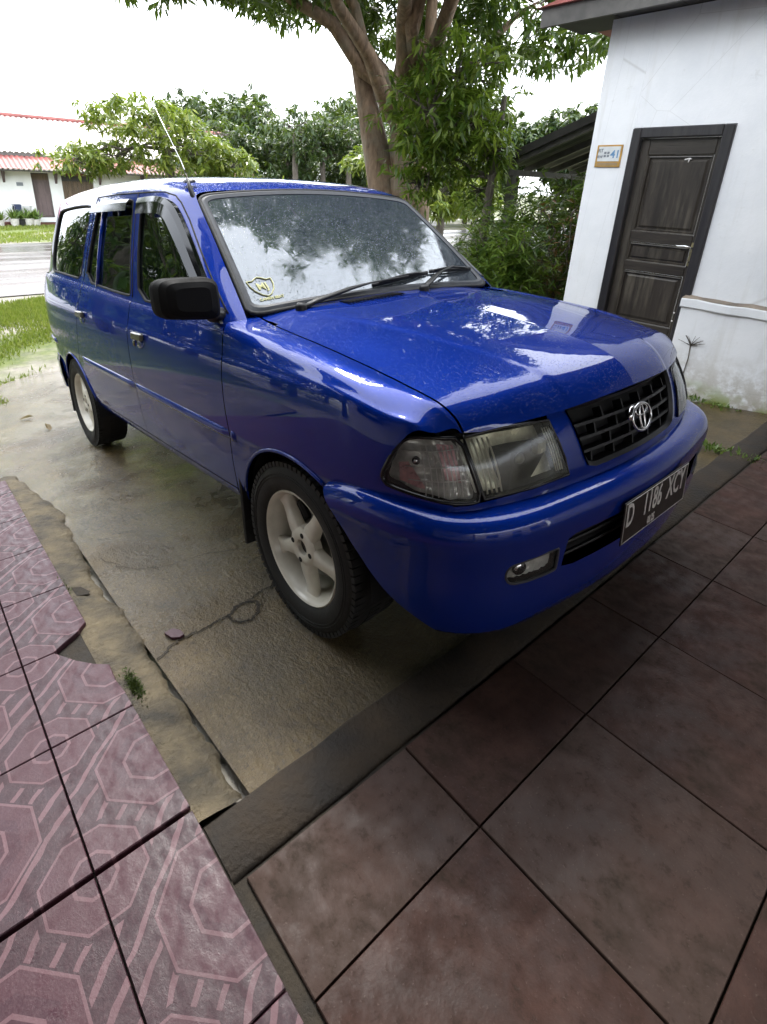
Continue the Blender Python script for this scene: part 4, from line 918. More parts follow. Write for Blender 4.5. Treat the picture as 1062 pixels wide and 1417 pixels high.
for s in (-1, 1):
    for w, nm, par in ((W_front, 'front_window', 'front_door'), (W_rear, 'rear_window', 'rear_door'), (W_quart, 'quarter_window', 'quarter_panel')):
        h = list(xzU(sm(w))); cc = np.array(h).mean(0)
        D = patch_data(SU, [cc+(np.array(p)-cc)*1.012 for p in h], step=.05, flip=-1, lip=0, off=-.010)
        g = patch(nm, D if s < 0 else mirror_data(D), MT['sideglass'], SIDE[s][par])
        ribbon_tube(SU, h, .0075, 'window_seal', MT['rubber'], SIDE[s][par], -1, -.004, s)
    # divider bar in the rear door window
    pts = [SU.ev(SU.inv([(x, z)], (0, 2)))[0]+SU.nrm(SU.inv([(x, z)], (0, 2)), -1)[0]*(-.002) for x, z in ((-1.925, 1.108), (-1.92, 1.25), (-1.912, 1.38), (-1.905, 1.53))]
    MB().tube([(p[0], p[1]*(-s), p[2]) for p in pts], .011, 6, flat=.6).build('window_divider', MT['paint'], SIDE[s]['rear_door'], smooth=True)
    # dark door-frame joints on the roof side
    for ptsx in ([(-1.362, 1.075), (-1.375, 1.2), (-1.39, 1.4), (-1.395, 1.545)], [(-2.195, 1.14), (-2.13, 1.32), (-2.075, 1.50), (-2.04, 1.578)],
                 [(-2.04, 1.578), (-1.7, 1.565), (-1.395, 1.545), (-1.2, 1.532), (-1.09, 1.522), (-1.0, 1.50), (-.945, 1.468), (-.85, 1.395), (-.72, 1.285), (-.58, 1.17), (-.44, 1.055)]):
        P3 = [SU.ev(SU.inv([p], (0, 2)))[0]+SU.nrm(SU.inv([p], (0, 2)), -1)[0]*(-.0015) for p in resample(ptsx, .06, False)]
        MB().tube([(p[0], p[1]*(-s), p[2]) for p in P3], .0042, 5).build('door_frame_joint', MT['cavity'], ROOFP, smooth=True)
    # smoked rain visors over both door windows
    def visor(up, lo, bulge, par):
        A = [SU.ev(SU.inv([p], (0, 2)))[0]+SU.nrm(SU.inv([p], (0, 2)), -1)[0]*.004 for p in up]; C2 = [SU.ev(SU.inv([p], (0, 2)))[0]+SU.nrm(SU.inv([p], (0, 2)), -1)[0]*bulge for p in lo]
        t = np.linspace(0, 1, len(A)); tq = np.linspace(0, 1, 28); A = nspline(t, np.array(A), tq); C2 = nspline(t, np.array(C2), tq)
        mid = A*.62+C2*.38; out = np.array([0, -1, .35])/1.06; mid = mid+out*(.45*bulge)
        lowb = C2-np.array([0, -.004, 0])
        mb = MB(); rows = [A, A*.85+mid*.15+out*.012, mid, C2, lowb]
        rows = [[(p[0], p[1]*(-s), p[2]) for p in r] for r in rows]
        for i in range(4): mb.loft(rows[i], rows[i+1])
        return mb.build('rain_visor', MT['visor'], SIDE[s][par], smooth=True)
    visor([(-1.342, 1.516), (-1.21, 1.512), (-1.09, 1.501), (-.993, 1.474), (-.915, 1.428), (-.80, 1.338), (-.655, 1.219), (-.497, 1.083)],
          [(-1.325, 1.440), (-1.19, 1.436), (-1.055, 1.425), (-.968, 1.398), (-.885, 1.342), (-.775, 1.262), (-.645, 1.160), (-.505, 1.062)], .030, 'front_door')
    visor([(-2.025, 1.535), (-1.88, 1.538), (-1.73, 1.534), (-1.60, 1.530), (-1.447, 1.520)], [(-2.045, 1.490), (-1.88, 1.483), (-1.73, 1.476), (-1.60, 1.470), (-1.445, 1.462)], .034, 'rear_door')
    # door handles: recess, pull, lock
    for x, z, par in ((-1.165, .908, 'front_door'), (-2.128, .946, 'rear_door')):
        uv = SB.inv([(x, z)], (0, 2)); p = SB.ev(uv)[0]; n = SB.nrm(uv)[0]
        X = Vector((1, 0, 0)); Nv = Vector(n); Zv = Nv.cross(X).normalized() if Nv.cross(X).z > 0 else -Nv.cross(X).normalized(); Xv = Zv.cross(Nv).normalized()
        if Xv.x < 0: Xv = -Xv
        Mx = Matrix(((Xv.x, Nv.x, Zv.x, p[0]), (Xv.y, Nv.y, Zv.y, p[1]), (Xv.z, Nv.z, Zv.z, p[2]), (0, 0, 0, 1)))
        if s > 0: Mx = Matrix.Scale(-1, 4, Vector((0, 1, 0))) @ Mx
        h = MB().box((-.068, .002, -.012), (.060, .022, .024), .006, Mx).build('door_handle', MT['handle'], SIDE[s][par], sharp=40)
        MB().lathe([(.0, .004), (.030, .004), (.034, .0015), (.040, .001)], 20, Mx @ Matrix.Translation((0, 0, -.022)) @ Matrix.Rotation(-math.pi/2, 4, 'X') @ Matrix.Diagonal((1.3, .65, 1, 1))).build('handle_recess', MT['paint'], SIDE[s][par], smooth=True)
        if par == 'front_door': MB().lathe([(0, .006), (.008, .006), (.010, 0)], 12, Mx @ Matrix.Translation((-.075, 0, -.030)) @ Matrix.Rotation(-math.pi/2, 4, 'X') @ Matrix.Diagonal((1, 1.6, 1, 1))).build('door_lock', MT['handle'], SIDE[s][par], smooth=True)
# ---- windscreen
def uvW(t, y):     # fraction up the screen and lateral position -1..1
    return np.array([(t+.06)/1.11, (y+1)/2])
def ring(ins, n=10):
    t0, t1, y0 = .008+ins*1.0, .985-ins*1.0, .985-ins*.9
    c = [(t0, -y0), (t1, -y0), (t1, y0), (t0, y0)]
    return [uvW(*p) for p in np.array(smooth_closed([np.array(c[i])+(np.array(c[(i+1) % 4])-np.array(c[i]))*j/9 for i in range(4) for j in range(9)], 2))]
D = patch_data(SW, ring(.0), step=.035, flip=-1, lip=.006)
SCREEN = patch('windscreen', D, MT['windscreen'], CAR)
o_ = SW.ev(np.array(ring(.0))); i_ = SW.ev(np.array(ring(.042))); nr = SW.nrm(np.array(ring(.0)), -1)
mb = MB(); A = o_+nr*.002; B1 = o_*.5+i_*.5+nr*.009; C1 = i_+nr*.003
mb.loft([tuple(p) for p in A], [tuple(p) for p in B1], True); mb.loft([tuple(p) for p in B1], [tuple(p) for p in C1], True)
mb.build('rubber_seal', MT['seal'], SCREEN, smooth=True)
ribbon_tube(SW, ring(-.004), .009, 'outer_seal', MT['rubber'], SCREEN, -1, -.002)
# shield sticker in the lower corner
sc0 = SW.ev(uvW(.185, -.845))[0]; ex = (SW.ev(uvW(.185, -.80))[0]-SW.ev(uvW(.185, -.89))[0]); ex /= np.linalg.norm(ex); sn = SW.nrm(uvW(.185, -.845), -1)[0]; ey = np.cross(sn, ex); so = sc0+sn*.0025
MS = Matrix(((ex[0], ey[0], sn[0], so[0]), (ex[1], ey[1], sn[1], so[1]), (ex[2], ey[2], sn[2], so[2]), (0, 0, 0, 1)))
sh = [(-.052, .030), (-.030, .028), (-.012, .040), (0, .044), (.012, .040), (.030, .028), (.052, .030), (.050, .004), (.040, -.022), (.020, -.044), (0, -.054), (-.020, -.044), (-.040, -.022), (-.050, .004)]
STK = MB().tube([tuple(MS @ Vector((x, y, 0))) for x, y in sh+sh[:2]], .0026, 5, cap=False).build('shield_sticker', MT['sticker'], SCREEN, smooth=True)
text_mesh('MJ', .046, MT['sticker'], 'sticker_letters', STK, MS @ Matrix.Translation((0, -.004, 0)), bold=.0007)
text_mesh('CAMEN BEAT', .0175, MT['sticker'], 'sticker_words', STK, MS @ Matrix.Translation((.008, -.066, 0)), bold=.0004)
# wipers
def scr(px_t, px_y, h): uv = uvW(px_t, px_y); return SW.ev(uv)[0]+SW.nrm(uv, -1)[0]*h
def wiper(piv, elbow, b0, b1, nm):
    root = MB(); p0 = np.array(piv); p3 = np.array(elbow)
    d = p3-p0; a = [p0, p0+d*.12+np.array([0, 0, .012]), p0+d*.42+np.array([0, 0, .020]), p0+d*.62+np.array([0, 0, .018]), p3]
    root.tube([tuple(q) for q in a], [.016, .017, .014, .007, .006], 7, flat=.55); root.lathe([(0, .022), (.016, .022), (.022, .010), (.022, -.01)], 14, Matrix.Translation(tuple(p0)))
    w = root.build(nm, MT['black'], CAR, smooth=True)
    n = 10; bl = [scr(b0[0]+(b1[0]-b0[0])*i/n, b0[1]+(b1[1]-b0[1])*i/n, .012) for i in range(n+1)]
    MB().tube([tuple(q) for q in bl], .006, 5, flat=1.6).build('wiper_blade', MT['black'], w, smooth=True)
    br = [scr(b0[0]+(b1[0]-b0[0])*i/n, b0[1]+(b1[1]-b0[1])*i/n, .012+.018*math.sin(math.pi*i/n)) for i in range(1, n)]
    MB().tube([tuple(q) for q in br], .0055, 5).build('blade_bridge', MT['black'], w, smooth=True)
wiper((-.352, -.485, 1.050), scr(.085, .19, .03), (.060, -.12), (.125, .43), 'wiper')
wiper((-.338, .165, 1.066), scr(.150, .70, .035), (.135, .46), (.155, .93), 'wiper')
# ---- antenna at the driver's pillar
ab = MB(); ab.tube([(-.905, -.592, 1.462), (-.918, -.600, 1.487), (-.940, -.600, 1.518), (-.958, -.60, 1.565)], [.010, .012, .010, .005], 8)
ANT = ab.build('antenna', MT['black'], CAR, smooth=True)
MB().tube([(-.958, -.60, 1.565), (-1.0, -.60, 1.635), (-1.06, -.605, 1.72), (-1.19, -.615, 1.90)], [.0035, .0028, .0022, .0015], 6).build('antenna_rod', MT['chrome'], ANT, smooth=True)
MB().lathe([(0, .012), (.022, .010), (.030, 0)], 12, Matrix.Translation((-1.02, -.565, 1.556))).build('antenna_foot', MT['black'], ANT, smooth=True)
# ---- door mirrors
def mirror(s):
    # housing: rounded box swept along its depth, open towards the driver
    prof = []
    rows = []
    for t, k in ((0, .55), (.012, .80), (.035, .95), (.075, 1.0), (.105, .99), (.118, .96)):
        r = []
        for i in range(28):
            a = 2*math.pi*i/28; c, q = math.cos(a), math.sin(a); e = .42
            y = math.copysign(abs(c)**e, c)*.105*k; z = math.copysign(abs(q)**e, q)*.0725*k
            z += -.010*(y/.105)*(1 if z < 0 else .15)
            r.append((-.385-t-.035*(1-(y+.105)/.21), (-.878+y+.006*t)*(-s), 1.118+z))
        rows.append(r)
    mb = MB()
    for i in range(len(rows)-1): mb.loft(rows[i], rows[i+1], True)
    mb.add(rows[0], [tuple(range(28))])
    m = mb.build('side_mirror', MT['matte'], CAR, sharp=50)
    MB().add([(x+.006, y*1.0, z) for x, y, z in rows[-1]], [tuple(range(28))]).build('mirror_glass', MT['chrome'], m)
    MB().tube([(-.46, -.800*(-s), 1.055), (-.47, -.775*(-s), 1.050), (-.48, -.752*(-s), 1.048)], [.030, .034, .036], 10, flat=.8).build('mirror_arm', MT['black'], m, smooth=True)
    V = [(-.430, -.770, 1.024), (-.565, -.772, 1.036), (-.59, -.745, 1.145), (-.50, -.757, 1.07)]
    V = [(x, y*(-s), z) for x, y, z in V]; W2 = [(x, y-(.012*(-s))*(-1)*(-1), z) for x, y, z in V]
    MB().add(V+W2, [(0, 1, 2, 3), (7, 6, 5, 4), (0, 4, 5, 1), (1, 5, 6, 2), (2, 6, 7, 3), (3, 7, 4, 0)]).build('mirror_base', MT['black'], m)
mirror(-1)
# ---------------------------------------------------------------- car front: panel, lamps, grille, bumper, plate
def uvF(yz): return SF.inv(yz, (1, 2))
G_out = [(-.318, .822), (-.300, .745), (-.283, .680), (-.270, .657), (-.240, .648), (.240, .648), (.270, .657), (.283, .680), (.300, .745), (.318, .822)]
hl_in = [(-.351, .650), (-.362, .70), (-.373, .745), (-.385, .803)]
lampb = [(-.70, .632), (-.66, .634), (-.62, .636), (-.50, .641), (-.36, .646)]
L = [(-.72, .612), (-.5, .608), (-.2, .606)]
outer = L+[(-p[0], p[1]) for p in L[::-1]]+[(-a, b) for a, b in lampb]+[(-a, b) for a, b in hl_in]+[(.382, .822)]+G_out[::-1]+[(-.382, .822)]+hl_in[::-1]+lampb[::-1]
# order: bottom left to right, right lamp edge, top, grille cut-out, left lamp edge
outer = L+[(.2, .606), (.5, .608), (.72, .612)]+[(-a, b) for a, b in lampb]+[(-a, b) for a, b in hl_in]+[(.380, .824)]+G_out[::-1]+[(-.380, .824)]+hl_in[::-1]+lampb[::-1]
FPAN = patch('front_panel', patch_data(SF, list(uvF(outer)), step=.02, lip=.02, off=-.002), MT['paint'], CAR)
# backing behind lamps and grille
bk = [(-.70, .615), (.70, .615), (.66, .83), (-.66, .83)]
patch('lamp_backing', patch_data(SF, list(uvF(resample(bk, .05))), step=.05, lip=0, off=-.085), MT['cavity'], CAR)
def fpt(y, z, o=0):
    uv = uvF([(y, z)]); return SF.ev(uv)[0]+SF.nrm(uv)[0]*o
def lamp(s):
    Q = [(-.622, .643), (-.633, .72), (-.634, .775), (-.630, .800), (-.52, .806), (-.386, .803), (-.374, .745), (-.363, .70), (-.353, .652), (-.48, .646)]
    C2 = [(-.640, .797), (-.69, .803), (-.732, .808), (-.752, .793), (-.768, .757), (-.778, .722), (-.782, .700), (-.781, .684), (-.777, .674), (-.744, .658), (-.70, .643), (-.66, .639), (-.630, .642), (-.640, .72)]
    mir = lambda D: D if s < 0 else mirror_data(D)
    uq = list(uvF(Q)); uc = list(uvF(sm(C2)))
    root = patch('headlight', mir(patch_data(SF, uq, step=.02, lip=.03, off=.002)), MT['lens_old'], CAR)
    cor = patch('corner_lamp', mir(patch_data(SF, uc, step=.02, lip=.03, off=.003)), MT['lens'], CAR)
    def inner(poly, off, name, mat, par, k=.93, disp=None):
        c = np.array(poly).mean(0); return patch(name, mir(patch_data(SF, [c+(np.array(p)-c)*k for p in poly], step=.012, lip=0, off=off, disp=disp)), mat, par)
    # faceted reflectors
    def facet(f, a):
        return lambda X: a*(np.abs(((X[:, 1]*f) % 1)-.5)*2)+a*.6*(np.abs(((X[:, 2]*f*1.3) % 1)-.5)*2)
    inner(uq, -.055, 'reflector', MT['reflector'], root, .97, lambda X: -.030*np.exp(-(((X[:, 1]+.49)/.09)**2+((X[:, 2]-.725)/.06)**2)))
    inner(uc, -.040, 'reflector', MT['reflector'], cor, .97, facet(20, .016))
    # bulb, shade and ribs of the headlight
    def put(p): return (p[0], p[1]*(-s), p[2])
    b0, b1 = fpt(-.49, .725, -.055), fpt(-.49, .725, -.020)
    MB().tube([put(b0), put(b1)], [.017, .014], 12).build('bulb_shade', MT['steel'], root, smooth=True)
    b0, b1 = fpt(-.415, .735, -.05), fpt(-.415, .735, -.02); MB().box((min(b0[0], b1[0]), -s*b0[1]-.018 if s > 0 else b0[1]-.018, .712), (max(b0[0], b1[0]), (-s*b0[1] if s > 0 else b0[1])+.018, .752), .005).build('bulb_mount', MT['reflector'], root, sharp=40)
    for k in range(5):
        y = -.615+k*.013; MB().tube([put(fpt(y-.004+.02*(t-.5)*0, .652+.14*t, -.012)) for t in (0, .25, .5, .75, 1)], .0028, 5).build('lens_rib', MT['plate_white'], root, smooth=True)
    for k in range(4):
        y = -.385+k*.008; MB().tube([put(fpt(y+.018*(t-.5)*-1-.012, .668+.12*t, -.010)) for t in (0, .25, .5, .75, 1)], .0022, 5).build('lens_rib', MT['plate_white'], root, smooth=True)
    # corner lamp: pink flanks, ribs, bulb, black rim
    A = [(-.655, .785), (-.695, .790), (-.700, .70), (-.665, .69)]; B2 = [(-.765, .735), (-.752, .74), (-.735, .668), (-.768, .686)]
    for q in (A, B2): inner(list(uvF(resample(q, .02))), -.022, 'pink_facet', MT['pinkref'], cor, 1, facet(40, .004))
    for k in range(9):
        y = -.650-k*.0095; MB().tube([put(fpt(y-.010*(1-t), .655+.13*t, -.008)) for t in (0, .3, .6, 1)], .0016, 5).build('lens_rib', MT['plate_white'], cor, smooth=True)
    for z in (.775, .735, .70): MB().tube([put(fpt(y, z+.004*math.sin((y+.65)*20), -.006)) for y in np.linspace(-.650, -.755, 8)], .0014, 5).build('lens_rib', MT['plate_white'], cor, smooth=True)
    b0, b1 = fpt(-.745, .745, -.045), fpt(-.740, .745, -.012); MB().tube([put(b0), put(b1)], [.014, .010], 10).build('bulb', MT['chrome'], cor, smooth=True)
    ribbon_tube(SF, uc, .006, 'lamp_seal', MT['gloss_black'], cor, 1, .002, s); ribbon_tube(SF, [np.array(p) for p in uq], .0045, 'lamp_seal', MT['gloss_black'], root, 1, .001, s)
for s in (-1, 1): lamp(s)
# ---- grille: recessed mesh of staggered cells
GR = MB(); inner_p = list(uvF(resample(G_out, .03))); gc = np.array(inner_p).mean(0)
o3 = SF.ev(np.array(inner_p))+SF.nrm(np.array(inner_p))*.004; ii = [gc+(p-gc)*np.array([.965, .90]) for p in inner_p]; i3 = SF.ev(np.array(ii))-SF.nrm(np.array(ii))*.006; i4 = SF.ev(np.array(ii))-SF.nrm(np.array(ii))*.04
GR.loft([tuple(p) for p in o3], [tuple(p) for p in i3], True); GR.loft([tuple(p) for p in i3], [tuple(p) for p in i4], True)
GRILLE = GR.build('grille', MT['black'], CAR, sharp=45)
patch('grille_backing', patch_data(SF, inner_p, step=.05, lip=0, off=-.045), MT['cavity'], GRILLE)
zr = [.662, .699, .737, .775, .812]
def half_w(z): return lerp_tab([(.65, .262), (.68, .278), (.745, .294), (.822, .312)], z)
for k, z in enumerate(zr[1:-1]):
    w = half_w(z)
    mb = MB()
    ys = np.linspace(-w, w, 26); fr = [fpt(y, z, -.008) for y in ys]; frb = [fpt(y, z-.008, -.008) for y in ys]; bk_ = [fpt(y, z, -.036) for y in ys]; bkb = [fpt(y, z-.008, -.036) for y in ys]
    mb.loft(fr, bk_); mb.loft(frb, fr); mb.loft(bkb, frb); mb.build('grille_bar', MT['black'], GRILLE)
for k in range(4):
    z0, z1 = zr[k]+.0, zr[k+1]-.008; w = half_w((z0+z1)/2); st = (.0, .055, .0, .055)[k]
    y = -w+.085+st-.05*(k == 0)
    while y < w-.02:
        mb = MB(); a, b = fpt(y-.003, z0, -.009), fpt(y+.003, z0, -.009); c, d = fpt(y-.003, z1, -.009), fpt(y+.003, z1, -.009)
        a2, b2, c2, d2 = [fpt(q, h, -.036) for q, h in ((y-.003, z0), (y+.003, z0), (y-.003, z1), (y+.003, z1))]
        mb.add([a, b, d, c, a2, b2, d2, c2], [(0, 1, 2, 3), (4, 7, 6, 5), (0, 3, 7, 4), (1, 5, 6, 2)]); mb.build('grille_upright', MT['black'], GRILLE)
        y += .108
# emblem: three linked chrome ovals
ec = fpt(0, .737, .012); en = SF.nrm(uvF([(0, .737)]))[0]; eup = np.array([0, 0, 1.])-en*en[2]; eup /= np.linalg.norm(eup); er = np.cross(eup, en)
def oval(rx, ry, dy, r, n=36): return [tuple(ec+er*(rx*math.cos(2*math.pi*i/n))+eup*(dy+ry*math.sin(2*math.pi*i/n))) for i in range(n+2)]
EMB = MB().tube(oval(.058, .041, 0, 0), .0042, 7, cap=False).build('emblem', MT['chrome'], GRILLE, smooth=True)
MB().tube(oval(.036, .0155, .0215, 0), .0036, 6, cap=False).build('emblem_oval', MT['chrome'], EMB, smooth=True)
MB().tube(oval(.0135, .038, 0, 0), .0036, 6, cap=False).build('emblem_oval', MT['chrome'], EMB, smooth=True)
MB().tube([tuple(ec+er*a+eup*b+en*.004) for a, b in ((-.080, .006), (-.075, .022), (-.064, .036), (-.050, .045))], [.007, .008, .008, .006], 6, flat=.4).build('emblem_chrome_arc', MT['chrome'], EMB, smooth=True)  # short flattened chrome arc outside the emblem's upper edge
# ---- bumper
def uvB(yz, front=True):
    return SP.inv(yz, (1, 2))
def uvBx(xz_): return SP.inv(xz_, (0, 2))
def nearB(p): return near_uv(SP, p)
opn = [(-.430, .418), (-.425, .505), (-.40, .515), (.40, .515), (.425, .505), (.430, .418), (.38, .408), (-.38, .408)]
fogq = [(-.622, .448), (-.618, .475), (-.600, .486), (-.458, .490), (-.450, .480), (-.446, .420), (-.455, .412), (-.585, .416), (-.610, .424)]
edge_r = [(.212, -.838, .612), (.234, -.838, .585), (.275, -.837, .535), (.318, -.823, .472), (.368, -.808, .412), (.415, -.792, .362), (.46, -.77, .322), (.50, -.745, .290), (.53, -.72, .262)]
er_ = [np.array(p) for p in nearB(edge_r)]
vtop = .985; vbot = .10
el = [np.array([1-p[0], p[1]]) for p in er_]
u0, u1 = er_[0][0], er_[-1][0]
outer = [np.array([u_, vtop]) for u_ in np.linspace(1-u0, u0, 60)]+er_+[np.array([u_, vbot]) for u_ in np.linspace(u1, 1-u1, 44)[1:-1]]+el[::-1]
fl_ = list(uvB(sm(fogq))); frr = [np.array([1-p[0], p[1]]) for p in fl_][::-1]
BUMP = patch('front_bumper', patch_data(SP, outer, [list(uvB(resample(opn, .04))), fl_, frr], step=.02, lip=.03), MT['paint'], CAR)
patch('bumper_backing', patch_data(SP, [np.array([u_, v]) for u_, v in resample([(.30, .2), (.70, .2), (.70, .8), (.30, .8)], .05)], step=.06, lip=0, off=-.055), MT['cavity'], BUMP)
mb = MB()
for z in (.44, .478):
    ys = np.linspace(-.42, .42, 24); P1 = [SP.ev(uvB([(y, z)]))[0]+np.array([-.018, 0, 0]) for y in ys]
    sl = MB().tube([tuple(p) for p in P1], .006, 6).build('intake_slat', MT['black'], BUMP, smooth=True)
for s in (-1, 1):
    mir = (lambda D: D) if s < 0 else mirror_data
    fg = patch('fog_lamp', mir(patch_data(SP, fl_, step=.015, lip=.02, off=-.006)), MT['lens'], BUMP)
    cq = np.array(fl_).mean(0)
    patch('reflector', mir(patch_data(SP, [cq+(p-cq)*.97 for p in fl_], step=.01, lip=0, off=-.030, disp=lambda X: .010*np.abs(((X[:, 1]*45) % 1)-.5))), MT['reflector'], fg)
    p0 = SP.ev(uvB([(-.572, .452)]))[0]; n0 = SP.nrm(uvB([(-.572, .452)]))[0]
    MB().tube([(q[0], q[1]*(-s), q[2]) for q in (p0-n0*.032, p0-n0*.012)], [.022, .019], 14).build('bulb', MT['chrome'], fg, smooth=True)
    MB().tube([(q[0], q[1]*(-s), q[2]) for q in (p0-n0*.014, p0-n0*.009)], [.010, .009], 10).build('bulb_cap', MT['gloss_black'], fg, smooth=True)
    ribbon_tube(SP, [cq+(p-cq)*.97 for p in fl_], .004, 'lamp_rim', MT['seal'], fg, 1, -.002, s)
# ---- number plate
PLT = MB().box((.786, -.2165, .4145), (.7895, .2165, .5495), 0).build('number_plate', MT['plate'], CAR)
PLT.matrix_local = Matrix.Translation((.786, 0, .482)) @ Matrix.Rotation(math.radians(1.5), 4, 'Y') @ Matrix.Translation((-.781, 0, -.482))
PM = Matrix(((0, 0, 1, .7902), (1, 0, 0, 0), (0, 1, 0, .482), (0, 0, 0, 1)))
SX = Matrix.Diagonal((.72, 1.18, 1, 1))
for body, y, z, size in (('D', -.180, .018, .088), ('1186', -.035, .018, .088), ('XCY', .130, .018, .088), ('08 25', -.030, -.046, .030)):
    text_mesh(body, size, MT['plate_white'], 'plate_characters', PLT, PM @ Matrix.Translation((y, z, 0)) @ SX, bold=.0008)
fr = [(-.212, -.0635), (.212, -.0635), (.212, .0635), (-.212, .0635)]
MB().tube([tuple(PM @ Vector((x, y, 0))) for x, y in fr+fr[:2]], .0012, 5, cap=False).build('plate_border', MT['plate_white'], PLT)
# ---- rear: tailgate, glass, lamps, bumper (out of the photograph's sight but part of the car)
def at(p): return near_uv(SB, [p])[0]
tg = [np.array([u_, .13]) for u_ in np.linspace(0, at((-3.535, -.55, .5))[0], 10)]
D = patch_data(SB, [np.array([0, .14]), np.array([at((-3.535, -.54, .5))[0], .14]), np.array([at((-3.535, -.53, 1.15))[0], at((-3.5, -.5, 1.17))[1]]), np.array([0, at((-3.5, -.5, 1.17))[1]])], step=.05, lip=.01)
TG = patch('tailgate', join_data(D, mirror_data(D)), MT['paint'], CAR)
D = patch_data(SU, [np.array(p) for p in resample([(.93, .16), (1, .16), (1, .52), (.93, .50)], .03)], step=.05, flip=-1, lip=0, off=.003)
patch('tailgate_glass', join_data(D, mirror_data(D)), MT['sideglass'], TG)
mb = MB(); pl = [(-3.10, -.805), (-3.25, -.79), (-3.40, -.745), (-3.52, -.66), (-3.60, -.5), (-3.63, -.25), (-3.64, 0)]; pl = pl+[(x, -y) for x, y in pl[-2::-1]]
rows = []
for o, z in ((-.05, .33), (0, .35), (.012, .44), (.014, .54), (0, .585), (-.06, .60)):
    P = np.array(pl); c0 = np.array([-2.6, 0]); dd = (P-c0)/np.linalg.norm(P-c0, axis=1)[:, None]; t = np.linspace(0, 1, len(P)); P = nspline(t, P+dd*o, np.linspace(0, 1, 50)); rows.append([(x, y, z) for x, y in P])
for i in range(5): mb.loft(rows[i], rows[i+1])
mb.build('rear_bumper', MT['paint'], CAR, smooth=True)
for s in (-1, 1):
    D = patch_data(SB, [at(p) for p in ((-3.43, -.70, .75), (-3.53, -.60, .75), (-3.53, -.59, 1.1), (-3.43, -.68, 1.1))], step=.03, lip=.01, off=.004); patch('tail_lamp', D if s < 0 else mirror_data(D), MT['redlens'], CAR)
# ---- wheels
def wheel_tree(x, s):
    """wheel axis along y; outer face at -y for s=-1"""
    w = empty('wheel', (x, s*.715, .308), (math.radians(90) if s < 0 else math.radians(-90), 0, 0), CAR)   # local z points outwards
    # tyre
    prof = [(.205, -.085), (.215, -.096), (.24, -.101), (.275, -.1), (.296, -.088), (.305, -.066), (.308, -.03), (.3085, 0), (.308, .03), (.305, .066), (.296, .088), (.275, .1), (.24, .101), (.215, .096), (.205, .085)]
    ty = MB().lathe(prof, 64).build('tyre', MT['tyre'], w, sharp=50)
    tb = MB()
    for k in range(72):
        a = 2*math.pi*k/72
        for z0, z1, ph in ((.030, .094, 0), (-.094, -.030, .5), (-.022, .022, .25)):
            Mx = Matrix.Rotation(a+ph*2*math.pi/72, 4, 'Z') @ Matrix.Translation((.3015 if z0*z1 > 0 else .3045, 0, 0)); tb.box((-.012 if z0*z1 > 0 else -.006, -.0098, z0), (.0050 if z0*z1 > 0 else .0058, .0098, z1), 0, Mx)
    t2 = tb.build('tread_blocks', MT['tyre'], ty); t2['kind'] = 'stuff'
    for rr in (.258, .268): MB().tube([(rr*math.cos(q), rr*math.sin(q), .1012) for q in np.linspace(0, 2*math.pi, 60)], .0018, 5, cap=False).build('sidewall_ring', MT['tyre'], ty, smooth=True)
    # rim barrel and lip
    rb = MB().lathe([(.205, .078), (.207, .086), (.202, .090), (.196, .086), (.192, .070), (.188, .058), (.178, .040), (.174, -.05), (.19, -.088), (.203, -.088)], 64).build('rim', MT['rim'], w, sharp=50)
    # five tapering spokes
    for k in range(5):
        a = math.radians(58+72*k) if s < 0 else math.radians(122+72*k)
        sp = []
        st = [(.045, .036, .070, .030), (.075, .031, .074, .034), (.105, .024, .072, .036), (.135, .0215, .066, .034), (.160, .025, .062, .028), (.180, .034, .061, .020), (.194, .046, .058, .014)]
        V = []; Fc = []
        for r, hw, zt, th in st:
            V += [(r, -hw, zt-.008), (r, -hw*.72, zt), (r, hw*.72, zt), (r, hw, zt-.008), (r, hw*.95, zt-th), (r, -hw*.95, zt-th)]
        for i in range(len(st)-1):
            for j in range(6): Fc.append((i*6+j, i*6+(j+1) % 6, i*6+6+(j+1) % 6, i*6+6+j))
        Mx = Matrix.Rotation(a, 4, 'Z'); MB().add([tuple(Mx @ Vector(v)) for v in V], Fc).build('spoke', MT['rim'], rb, sharp=55)
    MB().lathe([(.0, .050), (.026, .052), (.027, .074), (.032, .078), (.060, .077), (.072, .068), (.074, .040)], 40).build('hub', MT['rim'], rb, sharp=45)
    MB().lathe([(0, .060), (.0255, .060)], 24).build('centre_cap', MT['black'], rb)
    for k in range(4):
        a = math.radians(20+90*k+58); Mx = Matrix.Translation((.050*math.cos(a), .050*math.sin(a), 0)); MB().lathe([(0, .0785), (.0095, .0785), (.0095, .070)], 12, Mx).build('lug_hole', MT['cavity'], rb)
    MB().lathe([(0, .015), (.125, .015), (.128, .006), (.128, 0)], 40).build('brake_disc', MT['steel'], w, sharp=40)
    a = 2.3; MB().box((.075, -.05, -.02), (.15, .05, .035), .008, Matrix.Rotation(a, 4, 'Z')).build('brake_caliper', MT['black'], w)
    return w
for x in (0, -2.65):
    for s in (-1, 1): wheel_tree(x, s)
# ---- mud flaps
for x, w0, zt, zb in ((-.372, .03, .46, .165), (-3.015, .03, .42, .17)):
    for s in (-1, 1):
        mb = MB(); rows = []
        for z, dx in ((zt, 0), (zt*.6+zb*.4, -.006), (zb+.02, -.012), (zb, -.010)):
            rows.append([(x+dx, s*.802, z), (x+dx+.003, s*.62, z), (x+dx-.009, s*.62, z), (x+dx-.010, s*.806, z)])
        for i in range(3): mb.loft(rows[i], rows[i+1], True)
        mb.add(rows[-1], [(0, 1, 2, 3)]); mb.add(rows[0], [(3, 2, 1, 0)]); mb.build('mud_flap', MT['rubber'], CAR)
